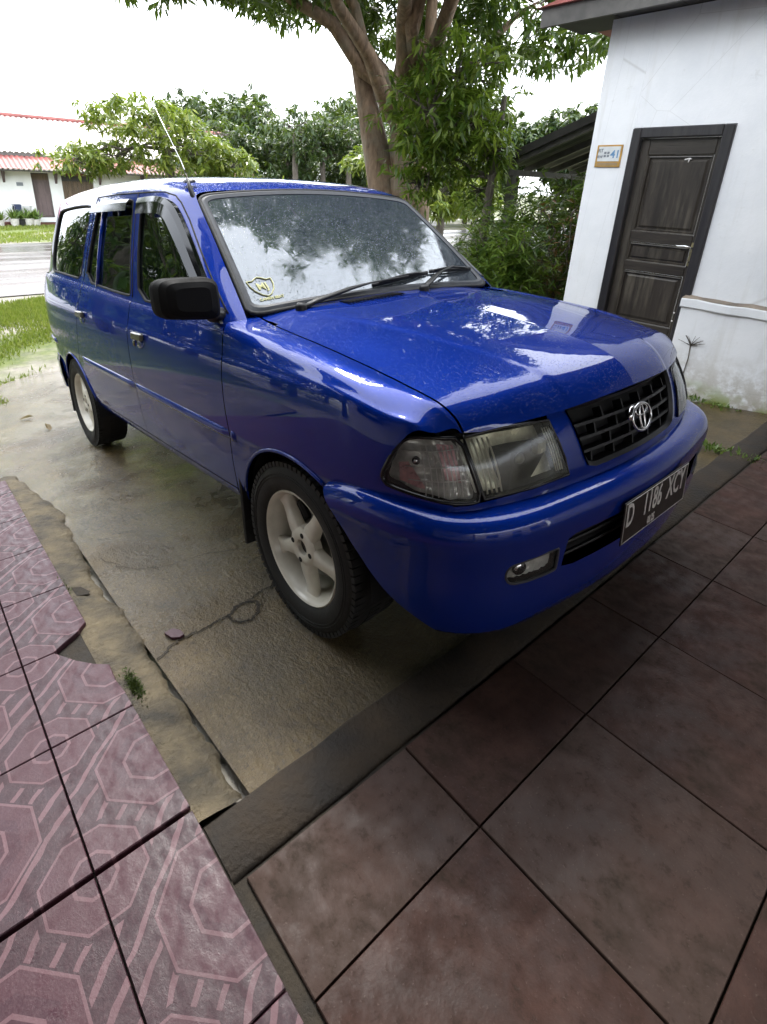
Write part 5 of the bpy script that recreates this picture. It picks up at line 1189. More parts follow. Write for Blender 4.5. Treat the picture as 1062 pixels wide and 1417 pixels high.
# ---- interior that can be made out through the glass
mb = MB(); mb.box((-.62, -.62, .72), (-.40, .62, .985), .03); mb.build('dashboard', MT['black'], CAR, sharp=40)
for x in (-1.15, -2.05):
    for y in (-.34, .34):
        st = MB(); st.box((x-.24, y-.24, .58), (x+.26, y+.24, .74), .04); st.box((-.07, -.24, 0), (.07, .24, .58), .04, Matrix.Translation((x-.24, y, .68)) @ Matrix.Rotation(math.radians(-14), 4, 'Y'))
        st.box((-.05, -.12, 0), (.05, .12, .17), .03, Matrix.Translation((x-.385, y, 1.27)) @ Matrix.Rotation(math.radians(-8), 4, 'Y')); st.build('seat', MT['seatcloth'], CAR, sharp=40)
MB().tube([(-.66-.16*math.sin(math.radians(28))*math.sin(a)*-1, -.36+.17*math.cos(a), 1.0+.16*math.sin(a)) for a in np.linspace(0, 2*math.pi, 30)], .014, 8, cap=False).build('steering_wheel', MT['black'], CAR, smooth=True)
MB().box((-.86, -.10, 1.375), (-.84, .10, 1.435), .012).build('rear_view_mirror', MT['black'], CAR, sharp=40)
mb = MB(); mb.box((-3.3, -.60, .41), (-.45, .60, .43)); mb.build('cabin_floor', MT['cavity'], CAR)
# ================================================================ the white house beside the car (wall faces -y)
HS = empty('white_house', (-.35, 2.98, 0)); tag(HS, 'white limewashed house wall and pier around the dark door', 'house')
HI = Matrix.Translation((.35, -2.98, 0))
def hpart(mb, name, mat, parent=HS, **k):
    o = mb.build(name, mat, parent, **k)
    if parent is HS: o.matrix_local = HI
    return o
# walls as separate masses butted together
hpart(MB().box((-1.385, 2.98, -.6), (-1.055, 3.20, 2.64)), 'pier', MT['wall'])
hpart(MB().box((-1.383, 3.20, -.7), (-1.18, 9.0, 2.64)), 'side_wall', MT['wall'])
hpart(MB().box((-1.055, 2.983, 1.905), (-.35, 3.198, 2.64)), 'lintel_wall', MT['wall'])
hpart(MB().box((-.35, 2.98, -.6), (6.2, 3.20, 2.64)), 'front_wall', MT['wall'])
hpart(MB().box((-.372, 2.905, -.3), (6.2, 2.979, .672)), 'dado_wall', MT['wall'])
mb = MB(); rows = []
for i in range(61):
    x = -.380+6.58*i/60; w = .003*math.sin(x*17)+.002*math.sin(x*41); rows.append([(x, 2.979, .673), (x, 2.890+w, .673+w*.5), (x, 2.886+w, .680), (x, 2.887+w, .730+w), (x, 2.894, .737+w)])
for i in range(60): mb.loft(rows[i], rows[i+1])
mb.add(rows[0], [(0, 1, 2, 3, 4)]); hpart(mb, 'ledge', MT['wall'])
mb = MB(); rows = []
for i in range(61):
    x = -.381+6.58*i/60; w = .004*math.sin(x*13)+.003*math.sin(x*29); rows.append([(x, 2.893, .736), (x, 2.91, .742+w*.4), (x, 2.979, .752+w)])
for i in range(60): mb.loft(rows[i], rows[i+1])
hpart(mb, 'ledge_top', MT['ledge'])
# door: frame, stiles, rails, panels, handle
DO = empty('door', (0, 0, 0), parent=HS); DO.matrix_local = HI; DO['label'] = 'dark weathered wooden door with three panels'
for nm, lo, hi in (('door_jamb', (-1.053, 2.955, -.2), (-.985, 3.12, 1.90)), ('door_jamb', (-.420, 2.955, -.2), (-.352, 3.12, 1.90)), ('door_head', (-.985, 2.957, 1.832), (-.420, 3.12, 1.902))):
    MB().box(lo, hi, .006).build(nm, MT['frame'], DO, sharp=30)
for x0, x1 in ((-.982, -.918), (-.452, -.423)): MB().box((x0, 3.000, .02), (x1, 3.045, 1.828), .004).build('stile', MT['door'], DO, sharp=30)
for z0, z1 in ((.02, .470), (.872, .945), (1.092, 1.172), (1.718, 1.828)): MB().box((-.9175, 3.001, z0), (-.4525, 3.044, z1), .004).build('rail', MT['doorrail'], DO, sharp=30)
for z0, z1 in ((.4705, .8715), (.9455, 1.0915), (1.1725, 1.7175)):
    mb = MB(); a, b, c, d = -.9175, -.4525, z0, z1
    def fr(i, y): return [(a+i, y, c+i), (b-i, y, c+i), (b-i, y, d-i), (a+i, y, d-i)]
    st = [fr(0, 3.004), fr(.008, 3.010), fr(.016, 3.008), fr(.022, 3.024), fr(.030, 3.024), fr(.045 if d-c > .2 else .036, 3.014)]
    for i in range(len(st)-1): mb.loft(st[i], st[i+1], True)
    mb.add(st[-1], [(0, 1, 2, 3)]); mb.build('panel', MT['door'], DO)
hp = MB(); hp.box((-.447, 2.993, .955), (-.418, 3.001, 1.125), .003); PLt = hp.build('handle_plate', MT['brass'], DO, sharp=40)
MB().tube([(-.432, 2.99, 1.09), (-.432, 2.955, 1.09), (-.440, 2.945, 1.092), (-.475, 2.945, 1.098), (-.520, 2.950, 1.094), (-.545, 2.955, 1.100)], [.008, .008, .009, .009, .007, .005], 8).build('door_handle', MT['chrome'], PLt, smooth=True)
MB().lathe([(0, 0), (.006, 0)], 10, Matrix.Translation((-.432, 2.9925, .985)) @ Matrix.Rotation(math.pi/2, 4, 'X')).build('keyhole', MT['cavity'], PLt)
MB().tube([(-.418, 2.992, 1.13), (-.410, 2.985, 1.15), (-.425, 2.985, 1.155), (-.412, 2.985, 1.12)], .0025, 5).build('wire_hook', MT['brass'], PLt)
mb = MB(); mb.tube([(-.65, 3.018, 1.685), (-.61, 3.012, 1.690), (-.60, 3.010, 1.688)], [.006, .007, .004], 6); mb.tube([(-.615, 3.012, 1.688), (-.618, 3.010, 1.665)], [.005, .003], 6); mb.build('hook', MT['plate_white'], DO, smooth=True)
for x, z in ((-.447, .535), (-.446, .60)): MB().lathe([(0, .002), (.007, 0)], 8, Matrix.Translation((x, 2.998, z)) @ Matrix.Rotation(math.pi/2, 4, 'X')).build('paint_chip', MT['plate_white'], DO)
MB().box((-.99, 2.93, -.2), (-.41, 3.1, .015), .004).build('door_sill', MT['mortar'], DO)
# lean-to roof behind the house corner
LT = empty('lean_to_roof', (-4.0, 5.2, -.55)); tag(LT, 'dark corrugated lean-to roof behind the white pier', 'roof')
LI = Matrix.Translation((4.0, -5.2, .55))
mb = MB(); rows = []; nx = 90
for j in range(nx+1):
    y = 5.2+5.0*j/nx; w = .018*math.sin(j*math.pi/1.5); rows.append([(-4.05, y, 1.765+w), (-2.6, y, 2.29+w), (-1.39, y, 2.73+w)])
for j in range(nx): mb.loft(rows[j], rows[j+1])
o = mb.build('roof_sheet', MT['corr'], LT, smooth=True); o.matrix_local = LI
for k in range(8):
    y = 5.26+k*.62; q = MB(); q.prism([(-4.02, 1.66), (-4.02, 1.745), (-1.40, 2.70), (-1.40, 2.615)], 1, y, y+.055); o = q.build('rafter', MT['rafter'], LT); o.matrix_local = LI
for x, z in ((-3.85, 1.62), (-2.4, 2.15)):
    o = MB().box((x, 5.22, z), (x+.07, 10.2, z+.075)).build('purlin', MT['rafter'], LT); o.matrix_local = LI
for y in (5.3, 9.9):
    o = MB().box((-3.87, y, -.60), (-3.78, y+.09, 1.62)).build('post', MT['rafter'], LT); o.matrix_local = LI
o = MB().prism([(-4.06, 1.70), (-4.06, 1.80), (-1.40, 2.77), (-1.40, 2.67)], 1, 5.165, 5.195).build('barge_board', MT['ceiling'], LT); o.matrix_local = LI
# house number plaque on the pier
SG = empty('number_plaque', (-1.215, 2.978, 1.70)); tag(SG, 'small orange and white house number plaque fixed high on the white pier', 'sign')
MB().box((-.105, -.010, -.068), (.105, 0, .092), .003).build('board', MT['signorange'], SG)
MB().box((-.088, -.0125, -.026), (.092, -.0101, .080)).build('white_field', MT['signwhite'], SG)
RX = Matrix(((1, 0, 0, 0), (0, 0, 1, -.0132), (0, 1, 0, 0), (0, 0, 0, 1)))
RX = Matrix(((1, 0, 0, 0), (0, 0, -1, -.0132), (0, 1, 0, 0), (0, 0, 0, 1)))
text_mesh('41', .078, MT['signblue'], 'number', SG, RX @ Matrix.Translation((.055, .022, 0)), bold=.0015)
text_mesh('RT', .036, MT['signgrey'], 'small_letters', SG, RX @ Matrix.Translation((-.068, .050, 0)), bold=.001); text_mesh('RW', .028, MT['signgrey'], 'small_letters', SG, RX @ Matrix.Translation((-.068, .006, 0)), bold=.001)
for k, (x, z) in enumerate(((-.028, .012), (-.002, .012), (-.028, .035), (-.002, .035))): MB().box((x-.009, -.0138, z-.008), (x+.009, -.0126, z+.008)).build('print_block', MT['signgrey'], SG)
for z in (-.042, -.054): MB().box((-.080, -.0118, z), (.085, -.0101, z+.004)).build('print_line', MT['signgrey'], SG)
for k in range(17):
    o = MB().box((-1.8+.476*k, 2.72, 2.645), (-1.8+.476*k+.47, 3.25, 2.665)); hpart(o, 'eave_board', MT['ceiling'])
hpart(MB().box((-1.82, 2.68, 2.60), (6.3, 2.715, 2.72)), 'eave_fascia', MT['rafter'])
hpart(MB().prism([(2.64, 2.722), (5.6, 2.722), (5.6, 3.9)], 0, -1.85, 6.3), 'eave_roof', MT['rooftile'])
# the terrace canopy over the viewer and the house wall behind, as the hood and fender mirror them; the low side roof is added for shade
CN = empty('terrace_canopy', (.62, -3.55, .05)); tag(CN, 'dark boarded canopy roof on posts over the paved terrace', 'canopy'); CI = Matrix.Translation((-.62, 3.55, -.05))
for k in range(18):
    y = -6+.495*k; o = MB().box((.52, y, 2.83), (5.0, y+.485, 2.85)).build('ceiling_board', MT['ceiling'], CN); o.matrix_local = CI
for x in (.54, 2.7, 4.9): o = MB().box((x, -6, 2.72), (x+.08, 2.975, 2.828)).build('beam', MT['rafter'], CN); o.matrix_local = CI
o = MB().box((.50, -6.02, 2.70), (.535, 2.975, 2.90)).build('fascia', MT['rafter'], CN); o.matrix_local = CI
for x in (.56, 4.88): o = MB().box((x, -3.6, .045), (x+.1, -3.5, 2.72)).build('post', MT['rafter'], CN); o.matrix_local = CI
for k in range(10):  # unseen side roof, added to cut the sky light over the porch side
    y = -6+.48*k; o = MB().box((-1.75, y, 2.60), (.50, y+.47, 2.62)).build('added_shade_board', MT['ceiling'], CN); o.matrix_local = CI
o = MB().box((-1.78, -1.235, 2.52), (.50, -1.20, 2.70)).build('added_shade_fascia', MT['rafter'], CN); o.matrix_local = CI
o = MB().prism([(-6, 3.3), (-1.18, 2.70), (-6, 2.70)], 0, -1.8, .5).build('added_shade_roof', MT['rooftile'], CN); o.matrix_local = CI
o = MB().prism([(.45, 2.90), (5.1, 2.90), (2.7, 3.3)], 1, -6.1, 3.0).build('roof', MT['rooftile'], CN); o.matrix_local = CI
NH = empty('porch_house', (6.6, -1.5, .05)); tag(NH, 'cream house front with brown shutters behind the terrace', 'house'); NI = Matrix.Translation((-6.6, 1.5, -.05))
def npart(mb, nm, mat, par=NH):
    o = mb.build(nm, mat, par)
    if par is NH: o.matrix_local = NI
    return o
npart(MB().box((6.6, -4.29, 0), (6.8, 2.97, 3.0)), 'wall', MT['housewall2']); npart(MB().box((-1.7, -4.5, -.3), (6.6, -4.3, 3.0)), 'wing_wall', MT['housewall2'])
for y0, y1, z0, z1, nm in ((-3.2, -2.0, 1.0, 2.2, 'window'), (-.6, .3, .05, 2.1, 'door'), (1.2, 2.3, 1.0, 2.2, 'window')):
    f_ = npart(MB().box((6.56, y0, z0), (6.598, y1, z1)), nm, MT['farwood'])
    for k in range(2): MB().box((6.545, y0+.06+k*(y1-y0)/2, z0+.06), (6.559, y0-.06+(k+1)*(y1-y0)/2, z1-.06)).build('pane', MT['sideglass'], f_)
for x0, x1, z0, z1, nm in ((-1.2, -.3, .9, 2.1, 'window'), (.9, 1.8, .1, 2.1, 'door'), (2.5, 3.6, .9, 2.1, 'window')):
    f_ = npart(MB().box((x0, -4.298, z0), (x1, -4.25, z1)), nm, MT['farwood'])
    for k in range(2): MB().box((x0+.06+k*(x1-x0)/2, -4.249, z0+.06), (x0-.06+(k+1)*(x1-x0)/2, -4.235, z1-.06)).build('pane', MT['sideglass'], f_)
# ================================================================ across the road: long white house, pots, table, motorbike
FH = empty('far_house', (-28, 3, -.72)); tag(FH, 'long low white house with red tiled roof across the road', 'house'); FI = Matrix.Translation((28, -3, .72))
def fp(mb, nm, mat, par=FH, **k):
    o = mb.build(nm, mat, par, **k)
    if par is FH: o.matrix_local = FI
    return o
XF = -28.0
fp(MB().box((XF-.2, -2, -.72), (XF, 4.16, 1.75)), 'wall', MT['farwall']); fp(MB().box((XF-.2, 4.86, -.72), (XF, 5.36, 1.75)), 'wall', MT['farwall'])
fp(MB().box((XF-.2, 4.16, 1.405), (XF-.002, 4.86, 1.75)), 'wall', MT['farwall']); fp(MB().box((XF-.2, 5.36, 1.33), (XF-.003, 6.72, 1.75)), 'wall', MT['farplinth'])
fp(MB().box((XF-.2, 6.72, -.72), (XF-.05, 15, 1.75)), 'wall', MT['farwall'])
fp(MB().box((XF-6, -2, -.72), (XF-5.8, 15, 1.75)), 'rear_wall', MT['farwall'])
d = fp(MB().box((XF-.16, 4.16, -.42), (XF-.10, 4.86, 1.40)), 'door', MT['fardoor'])
for z0, z1 in ((-.34, .45), (.55, 1.05)): MB().box((XF-.10, 4.24, z0), (XF-.085, 4.78, z1)).build('door_panel', MT['fardoor'], d)
MB().box((XF-.10, 4.20, 1.12), (XF-.08, 4.82, 1.36)).build('transom', MT['farwood'], d)
for k in range(6):
    y = 5.38+k*.222; fp(MB().box((XF-.15, y, -.62), (XF-.11, y+.21, 1.10)), 'board_door', MT['farwood'])
fp(MB().box((XF-.16, 5.37, 1.10), (XF-.08, 6.71, 1.328)), 'louvre', MT['ceiling'])
for y in (3.06, 5.08, 6.95, 1.0, 8.9): fp(MB().prism([(XF, 1.52), (XF+.38, 1.50), (XF+.36, 1.44), (XF, .98)], 1, y, y+.09), 'eave_bracket', MT['fardoor'])
fp(MB().box((XF+.001, 3.55, .86), (XF+.02, 3.80, 1.0)), 'vent', MT['signgrey'])
fp(MB().box((XF, -2, -.72), (XF+.35, 15, -.60)), 'plinth', MT['farplinth']); fp(MB().box((XF, 4.0, -.599), (XF+.42, 5.1, -.43)), 'door_step', MT['farwall'])
# roof: red skirt with scalloped eave, paler main roof above; tiles are ribs running down the slope
def ribbed(x0, z0, x1, z1, pitch, amp, name, mat):
    mb = MB(); n = int(17/pitch*4); A, Bq = [], []
    rows = [[], [], [], []]
    for i in range(n+1):
        y = -2+17*i/n; w = amp*abs(math.sin(i*math.pi/4))
        for k, t in enumerate((0, .33, .66, 1)): rows[k].append((x0+(x1-x0)*t, y, z0+(z1-z0)*t+w-.02*k*0))
    for k in range(3): mb.loft(rows[k], rows[k+1])
    return fp(mb, name, mat, smooth=True)
ribbed(XF+.75, 1.50, XF-.25, 2.03, .19, .05, 'eave_skirt', MT['rooftile'])
for k in range(88):
    y = -1.9+k*.193; o = MB().box((XF+.74, y-.055, 1.488), (XF+.80, y+.055, 1.565), .012)
    if -1 < y < 11: fp(o, 'eave_tile', MT['roofpale'])  # pale colour puts the highlights of the eave edge into the tile ends
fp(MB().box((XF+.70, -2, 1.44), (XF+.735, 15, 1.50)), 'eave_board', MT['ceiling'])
ribbed(XF-.20, 2.16, XF-3.2, 3.75, .22, .06, 'main_roof', MT['roofpale']); ribbed(XF-6.4, 2.0, XF-3.2, 3.75, .22, .06, 'main_roof', MT['roofpale'])
fp(MB().box((XF-.28, -2, 2.04), (XF-.22, 15, 2.17)), 'fascia', MT['rafter']); fp(MB().tube([(XF-3.2, -2, 3.78), (XF-3.2, 15, 3.78)], .12, 8), 'ridge', MT['rooftile'])
# flower pots along the far wall
def pot(y, h, r, seed, lab, white=True):
    t = empty('flower_pot', (XF+.75, y, -.72)); tag(t, lab, 'potted plant', 'flower pots along the far white wall')
    MB().lathe([(0, 0), (r*.72, 0), (r, h*.9), (r*1.08, h*.9), (r*1.08, h), (r*.94, h), (r*.92, h*.9), (0, h*.88)], 18).build('pot', MT['potclay' if white else 'rubber'], t, sharp=40)
    MB().lathe([(0, h*.93), (r*.9, h*.9)], 14).build('soil', MT['soil'], t)
    rg = np.random.default_rng(seed); n = 60; P = np.tile([0, 0, h*.9], (n, 1))+rg.normal(0, r*.35, (n, 3))*[1, 1, .2]; az = rg.uniform(0, 6.28, n); el = np.radians(rg.uniform(35, 85, n)); D_ = np.stack([np.cos(az)*np.cos(el), np.sin(az)*np.cos(el), np.sin(el)], 1); L = rg.uniform(.25, .55, n)
    Vv, Tt = leaf_mesh(P, D_, L, L*.16, seed=seed); fast_mesh('plant', Vv, Tt, MT['green'], t)
for a in ((2.55, .24, .16, 1, 'leftmost potted plant in the row along the far white wall'), (3.08, .30, .19, 2, 'potted plant left of the dark pot by the far white wall'), (3.36, .28, .15, 3, 'potted plant in the dark pot in the row by the far wall', False), (3.62, .30, .19, 4, 'potted plant right of the dark pot by the far white wall'), (3.90, .26, .18, 5, 'potted plant nearest the brown door of the far house')): pot(*a)
# table with dark cloth, red plastic chair
t = empty('garden_table', (XF+.45, 3.55, -.60)); tag(t, 'pale table with a dark cloth standing behind the flower pots', 'table')
MB().box((-.25, -.38, .68), (.25, .38, .72), .01).build('table_top', MT['farwall'], t)
for x in (-.2, .2):
    for y in (-.33, .33): MB().box((x-.025, y-.025, 0), (x+.025, y+.025, .68)).build('leg', MT['bluecloth'] if y < 0 else MT['farwall'], t)
MB().add([(-.26, -.39, .725), (.26, -.39, .725), (.27, -.10, .727), (.28, -.12, .50), (.27, -.22, .28), (.28, -.30, .52), (-.26, -.05, .727)], [(0, 1, 2, 6), (1, 5, 3, 2), (5, 4, 3)]).build('cloth', MT['bluecloth'], t)
t = empty('plastic_chair', (XF+.6, 2.20, -.72)); tag(t, 'red plastic chair at the far house wall, cut by the picture edge', 'chair')
MB().box((-.22, -.22, .42), (.22, .22, .45), .01).build('seat', MT['redpl'], t); MB().box((-.24, -.22, .45), (-.20, .22, .92), .015).build('backrest', MT['redpl'], t)
for x in (-.2, .2):
    for y in (-.2, .2): MB().box((x-.02, y-.02, 0), (x+.02, y+.02, .42)).build('leg', MT['redpl'], t)
# motorbikes parked far down the road
def bike(loc, rz, lab, mt):
    t = empty('motorbike', loc, (0, 0, rz)); tag(t, lab, 'motorbike', 'motorbikes parked under the far trees')
    for x in (-.62, .62):
        w = MB().lathe([(.22, -.04), (.29, -.03), (.30, 0), (.29, .03), (.22, .04)], 20, Matrix.Translation((x, 0, .30)) @ Matrix.Rotation(math.pi/2, 4, 'X'), True).build('wheel', MT['tyre'], t, smooth=True)
        for k in range(3): MB().box((-.23, -.015, -.015), (.23, .015, .015), 0, Matrix.Translation((x, 0, .30)) @ Matrix.Rotation(k*1.05, 4, 'Y')).build('rim_spoke', MT['chrome'], w)
    MB().prism([(-.75, .62), (-.30, .40), (.20, .35), (.45, .45), (.52, .85), (.40, .90), (.22, .55), (-.1, .62), (-.5, .75)], 1, -.13, .13).build('body', mt, t); MB().box((-.62, -.14, .70), (.05, .14, .82), .03).build('saddle', MT['black'], t, sharp=40)
    MB().tube([(.62, 0, .30), (.48, 0, .95)], .03, 8).build('fork', MT['chrome'], t); MB().tube([(.42, -.34, 1.02), (.47, 0, .98), (.42, .34, 1.02)], .02, 7).build('handlebar', MT['black'], t)
    MB().lathe([(0, .1), (.07, .08), (.09, 0)], 12, Matrix.Translation((.52, 0, .88)) @ Matrix.Rotation(math.pi/2, 4, 'Y')).build('headlight', MT['chrome'], t, smooth=True)
bike((-33.5, 32.4, -.72), 1.2, 'dark motorbike parked under the far trees beside the big trunk', MT['tin'])
bike((-33.0, 33.6, -.72), 1.0, 'grey motorbike parked second under the far trees', MT['steel'])
# ================================================================ trees and shrubs
# big mango by the drive: thick double trunk, crown reaching over the car (the windscreen mirrors it)
def big_tree():
    rg = np.random.default_rng(3)
    blobs = [((3.0, -3.45, 5.1), (1.15, 1.0, .7)), ((3.3, -2.2, 5.3), (1.0, 1.0, .7)), ((.3, -3.2, 5.2), (1.7, 1.7, .9)), ((2.2, -2.2, 5.0), (1.6, 1.5, .9)), ((3.2, -2.0, 5.0), (1.1, .85, .8)), ((-1.2, -1.6, 5.6), (1.8, 1.6, 1.1)), ((.2, .3, 6.1), (1.6, 1.6, 1.0)), ((-1.8, 1.2, 5.3), (1.7, 1.6, 1.0)),
             ((.2, 2.4, 5.0), (1.6, 1.5, 1.0)), ((0, 0, 6.6), (2.2, 2.2, 1.2)), ((-2.4, -3.0, 5.4), (1.5, 1.4, .9)), ((-3.2, -.4, 5.6), (1.4, 1.4, .9))]
    T_ = tree('mango_tree', 'big leaning tree with thick pale brown split trunk behind the car', (-5.55, 5.15, -.72), [(.22, -.10, -.1), (.14, -.06, .5), (.0, .0, 1.2), (-.16, .06, 1.9), (-.28, .12, 2.6), (-.38, .15, 3.3), (-.42, .15, 4.2)], [.46, .40, .36, .33, .31, .29, .20], blobs, 3600, MT['leafA'], MT['bark'], k=14, ln=(.18, .28), seed=3)
    # second stem of the split trunk
    tr = nspline(np.arange(5), np.array([(-.10, -.14, .3), (-.28, -.16, 1.2), (-.46, -.18, 1.9), (-.74, -.22, 2.8), (-1.1, -.3, 3.9)]), np.linspace(0, 4, 20)); MB().tube([tuple(p) for p in tr], list(np.interp(np.linspace(0, 4, 20), range(5), [.28, .27, .25, .21, .12])), 12).build('second_stem', MT['bark'], T_, smooth=True)
big_tree()
# slender tree right of it with drooping leaves at the top of the picture
tree('slender_tree', 'slender young tree with drooping leaves left of the lean-to roof', (-3.75, 4.75, -.48), [(0, 0, 0), (.02, .0, .8), (0, .02, 1.6), (.03, .03, 2.2), (.05, .05, 3.0)], [.075, .065, .058, .05, .03],
     [((-.65, -.45, 2.30), (.50, .45, .42)), ((-.10, .0, 2.40), (.38, .36, .36)), ((-.45, -.75, 2.75), (.55, .50, .45)), ((.05, -.45, 2.70), (.36, .36, .35)), ((-.9, -.1, 2.75), (.55, .5, .45)), ((-.45, -.35, 3.2), (.7, .7, .45)), ((-.75, -.55, 1.95), (.26, .26, .22)), ((-.30, .2, 1.9), (.25, .25, .22))], 400, MT['leafE'], MT['bark2'], k=12, ln=(.14, .23), wd=(.20, .27), seed=11)
# yellow-green tree whose branch hangs into the upper left, and its neighbours behind the roof of the car
tree('lime_tree', 'yellow-green leafy tree hanging over the far tiled roof', (-19.0, 6.6, -.72), [(0, 0, 0), (.1, 0, 1.2), (0, .1, 2.4), (0, 0, 3.4)], [.20, .17, .14, .10], [((-.6, -1.5, 2.75), (.9, 1.5, .45)), ((0, -2.9, 2.55), (.7, 1.0, .42)), ((.6, .6, 3.0), (1.2, 1.6, .75)), ((.3, 2.2, 2.5), (1.1, 1.2, .8)), ((0, -.6, 3.9), (1.6, 1.8, .6))], 700, MT['leafB'], MT['bark2'], k=10, ln=(.22, .36), wd=(.24, .34), seed=21)
k = 0
FAR = [(-25.5, 11.6, 3.7, 'leafD', 'dark tree between the far house and the lime tree'), (-23.0, 30.0, 4.2, 'leafD', 'far dark tree showing in the fork behind the big trunk'), (-23.5, 14.5, 3.6, 'leafD', 'dark leafy tree behind the car roof next to the lime tree'), (-24.0, 19.0, 4.2, 'leafD', 'tall dark tree with bare trunk seen over the roof antenna'), (-22.5, 22.5, 3.9, 'leafA', 'dark tree with thin stems above the middle of the car roof'), (-21.5, 26.5, 3.7, 'leafD', 'bushy dark tree left of the big trunk, far side of the road'),
       (-13.5, 14.6, 3.2, 'leafB', 'light green tree just left of the big trunk'), (-26.5, 33.0, 4.0, 'leafD', 'far dark tree standing over the motorbikes'), (-22.0, 36.0, 3.8, 'leafA', 'far tree right of the big trunk across the road'), (-17.5, 37.0, 4.0, 'leafD', 'far dark tree behind the slender tree'), (-12.0, 36.0, 4.0, 'leafD', 'far dark tree behind the lean-to roof'), (-8.0, 22.0, 3.3, 'leafA', 'middle-distance tree behind the garden shrubs')]
for i_, (px_x, px_y, hh_) in enumerate(((-1.083, .427, 5.2), (-1.022, .497, 5.6), (-.97, .56, 5.8), (-.92, .62, 5.4), (-.86, .69, 5.9), (-.76, .79, 6.0), (-.70, .84, 5.8), (-.64, .90, 5.4), (-.56, .93, 5.4))):
    FAR.append((1.24+px_x*36, -1.65+px_y*36, hh_, 'leafD', 'tall dark tree of the farthest row, %s from the left' % ['leftmost', 'second', 'third', 'fourth', 'fifth', 'sixth', 'seventh', 'eighth', 'ninth'][i_]))
for x, y, h, lm, lab in FAR:
    rg = np.random.default_rng(100+k); bl = [((rg.uniform(-1.4, 1.4), rg.uniform(-1.6, 1.6), h*1.2*rg.uniform(.45, .92)), tuple((1.35 if h > 5 else 1)*q for q in (rg.uniform(.9, 1.5), rg.uniform(1.0, 1.7), rg.uniform(.6, .95)))) for _ in range(7)]
    if lm != 'leafB': bl += [((rg.uniform(-1, 1), rg.uniform(-1.8, 1.8), h*.38), (.8, 1.0, .5)) for _ in range(2)]
    tree('roadside_tree', lab, (x, y, -.72), [(0, 0, 0), (.05, .02, h*.3), (-.05, .05, h*.6), (0, 0, h*.85)], [.17, .14, .12, .07], bl, 800, MT[lm], MT['bark2'], k=10, ln=(.22, .38) if h < 5 else (.35, .60), wd=(.26, .36), seed=200+k, group='trees along the road'); k += 1
# bare stems standing in the grove behind the roof
for i, (x, y) in enumerate(((-21.0, 13.2), (-21.4, 15.0), (-20.6, 15.9), (-21.2, 18.0))):
    rg = np.random.default_rng(50+i); t = tree('grove_tree', ['leftmost thin bare grey trunk seen above the antenna foot', 'second thin grey trunk right of the antenna foot', 'third thin grey trunk above the car roof', 'rightmost thin grey trunk above the car roof'][i], (x, y, -.72), [(0, 0, 0), (.06, 0, 1.5), (-.05, .05, 3.0), (0, 0, 4.2)], [.16, .14, .12, .06], [((0, 0, 4.3), (1.3, 1.3, .7)), ((.2, .4, 3.4), (.7, .8, .4))], 150, MT['leafD'], MT['bark2'], k=9, ln=(.22, .36), wd=(.26, .36), seed=300+i, group='thin trunks behind the car roof')
# trees on the near left, outside the frame, that the side windows mirror
LF = [(-8.7, -2.9, 4.4), (-12.0, -3.4, 4.6), (-3.2, -6.4, 4.6), (-5.2, -5.2, 4.2), (-7.2, -6.2, 4.8), (-9.2, -4.9, 4.4), (-11.5, -6.0, 4.6), (-14.0, -5.0, 4.4), (-1.0, -7.8, 4.6), (-6.5, -9.0, 5.2)]
LW = ['nearest the drive on the left', 'by the road on the left', 'nearest the porch steps', 'first along the left fence', 'second along the left fence', 'third along the left fence', 'fourth along the left fence', 'at the road end of the left fence', 'beside the porch wall', 'behind the left fence row']
for i, (x, y, h) in enumerate(LF):
    h *= 1.4
    rg = np.random.default_rng(400+i); bl = [((rg.uniform(-1.3, 1.3), rg.uniform(-1.2, 1.0), h*rg.uniform(.20, .98)), (rg.uniform(.7, 1.15), rg.uniform(.6, 1.05), rg.uniform(.5, .85))) for _ in range(12)]
    tree('garden_tree', 'leafy garden tree outside the view '+LW[i], (x, y, -.5 if x > -5 else -.72), [(0, 0, 0), (.1, 0, h*.3), (0, .1, h*.6), (0, 0, h*.85)], [.17, .14, .11, .06], bl, 560, MT['leafA'], MT['bark2'], k=11, ln=(.2, .34), seed=410+i, group='trees on the left side')
# shrubs between the car and the lean-to
SH = [('leafC', (-2.35, 3.55, -.30), 13, 1.35, .42, 'bushy light green shrub against the white pier', 31, (.10, .17)), ('leafC', (-2.85, 3.95, -.36), 14, 1.75, .50, 'tall leafy shrub under the lean-to eave', 32, (.12, .20)), ('leafA', (-3.05, 4.75, -.40), 12, 1.65, .55, 'dark green shrub behind the tall leafy shrub', 33, (.12, .20)),
      ('leafC', (-3.05, 3.35, -.38), 13, 1.05, .45, 'feathery pale green shrub beside the windscreen corner', 34, (.13, .22)), ('leafC', (-4.2, 4.75, -.52), 12, 1.30, .32, 'small round shrub at the foot of the slender tree', 35, (.06, .10)), ('leafR', (-2.35, 4.25, -.32), 6, 1.75, .35, 'reddish leaved stems among the green shrubs', 36, (.10, .16)), ('leafC', (-3.3, 6.1, -.45), 14, 2.1, .55, 'tall green shrub standing under the lean-to roof', 38, (.12, .2)), ('leafA', (-2.5, 5.6, -.36), 14, 2.0, .55, 'dark shrub against the side wall under the lean-to', 39, (.12, .2)), ('leafC', (-4.3, 6.0, -.55), 14, 1.7, .6, 'yellowish shrub behind the slender tree trunk', 40, (.12, .2)), ('leafC', (-2.0, 4.6, -.28), 12, 1.7, .5, 'green shrub in the gap next to the white pier', 37, (.12, .2))]
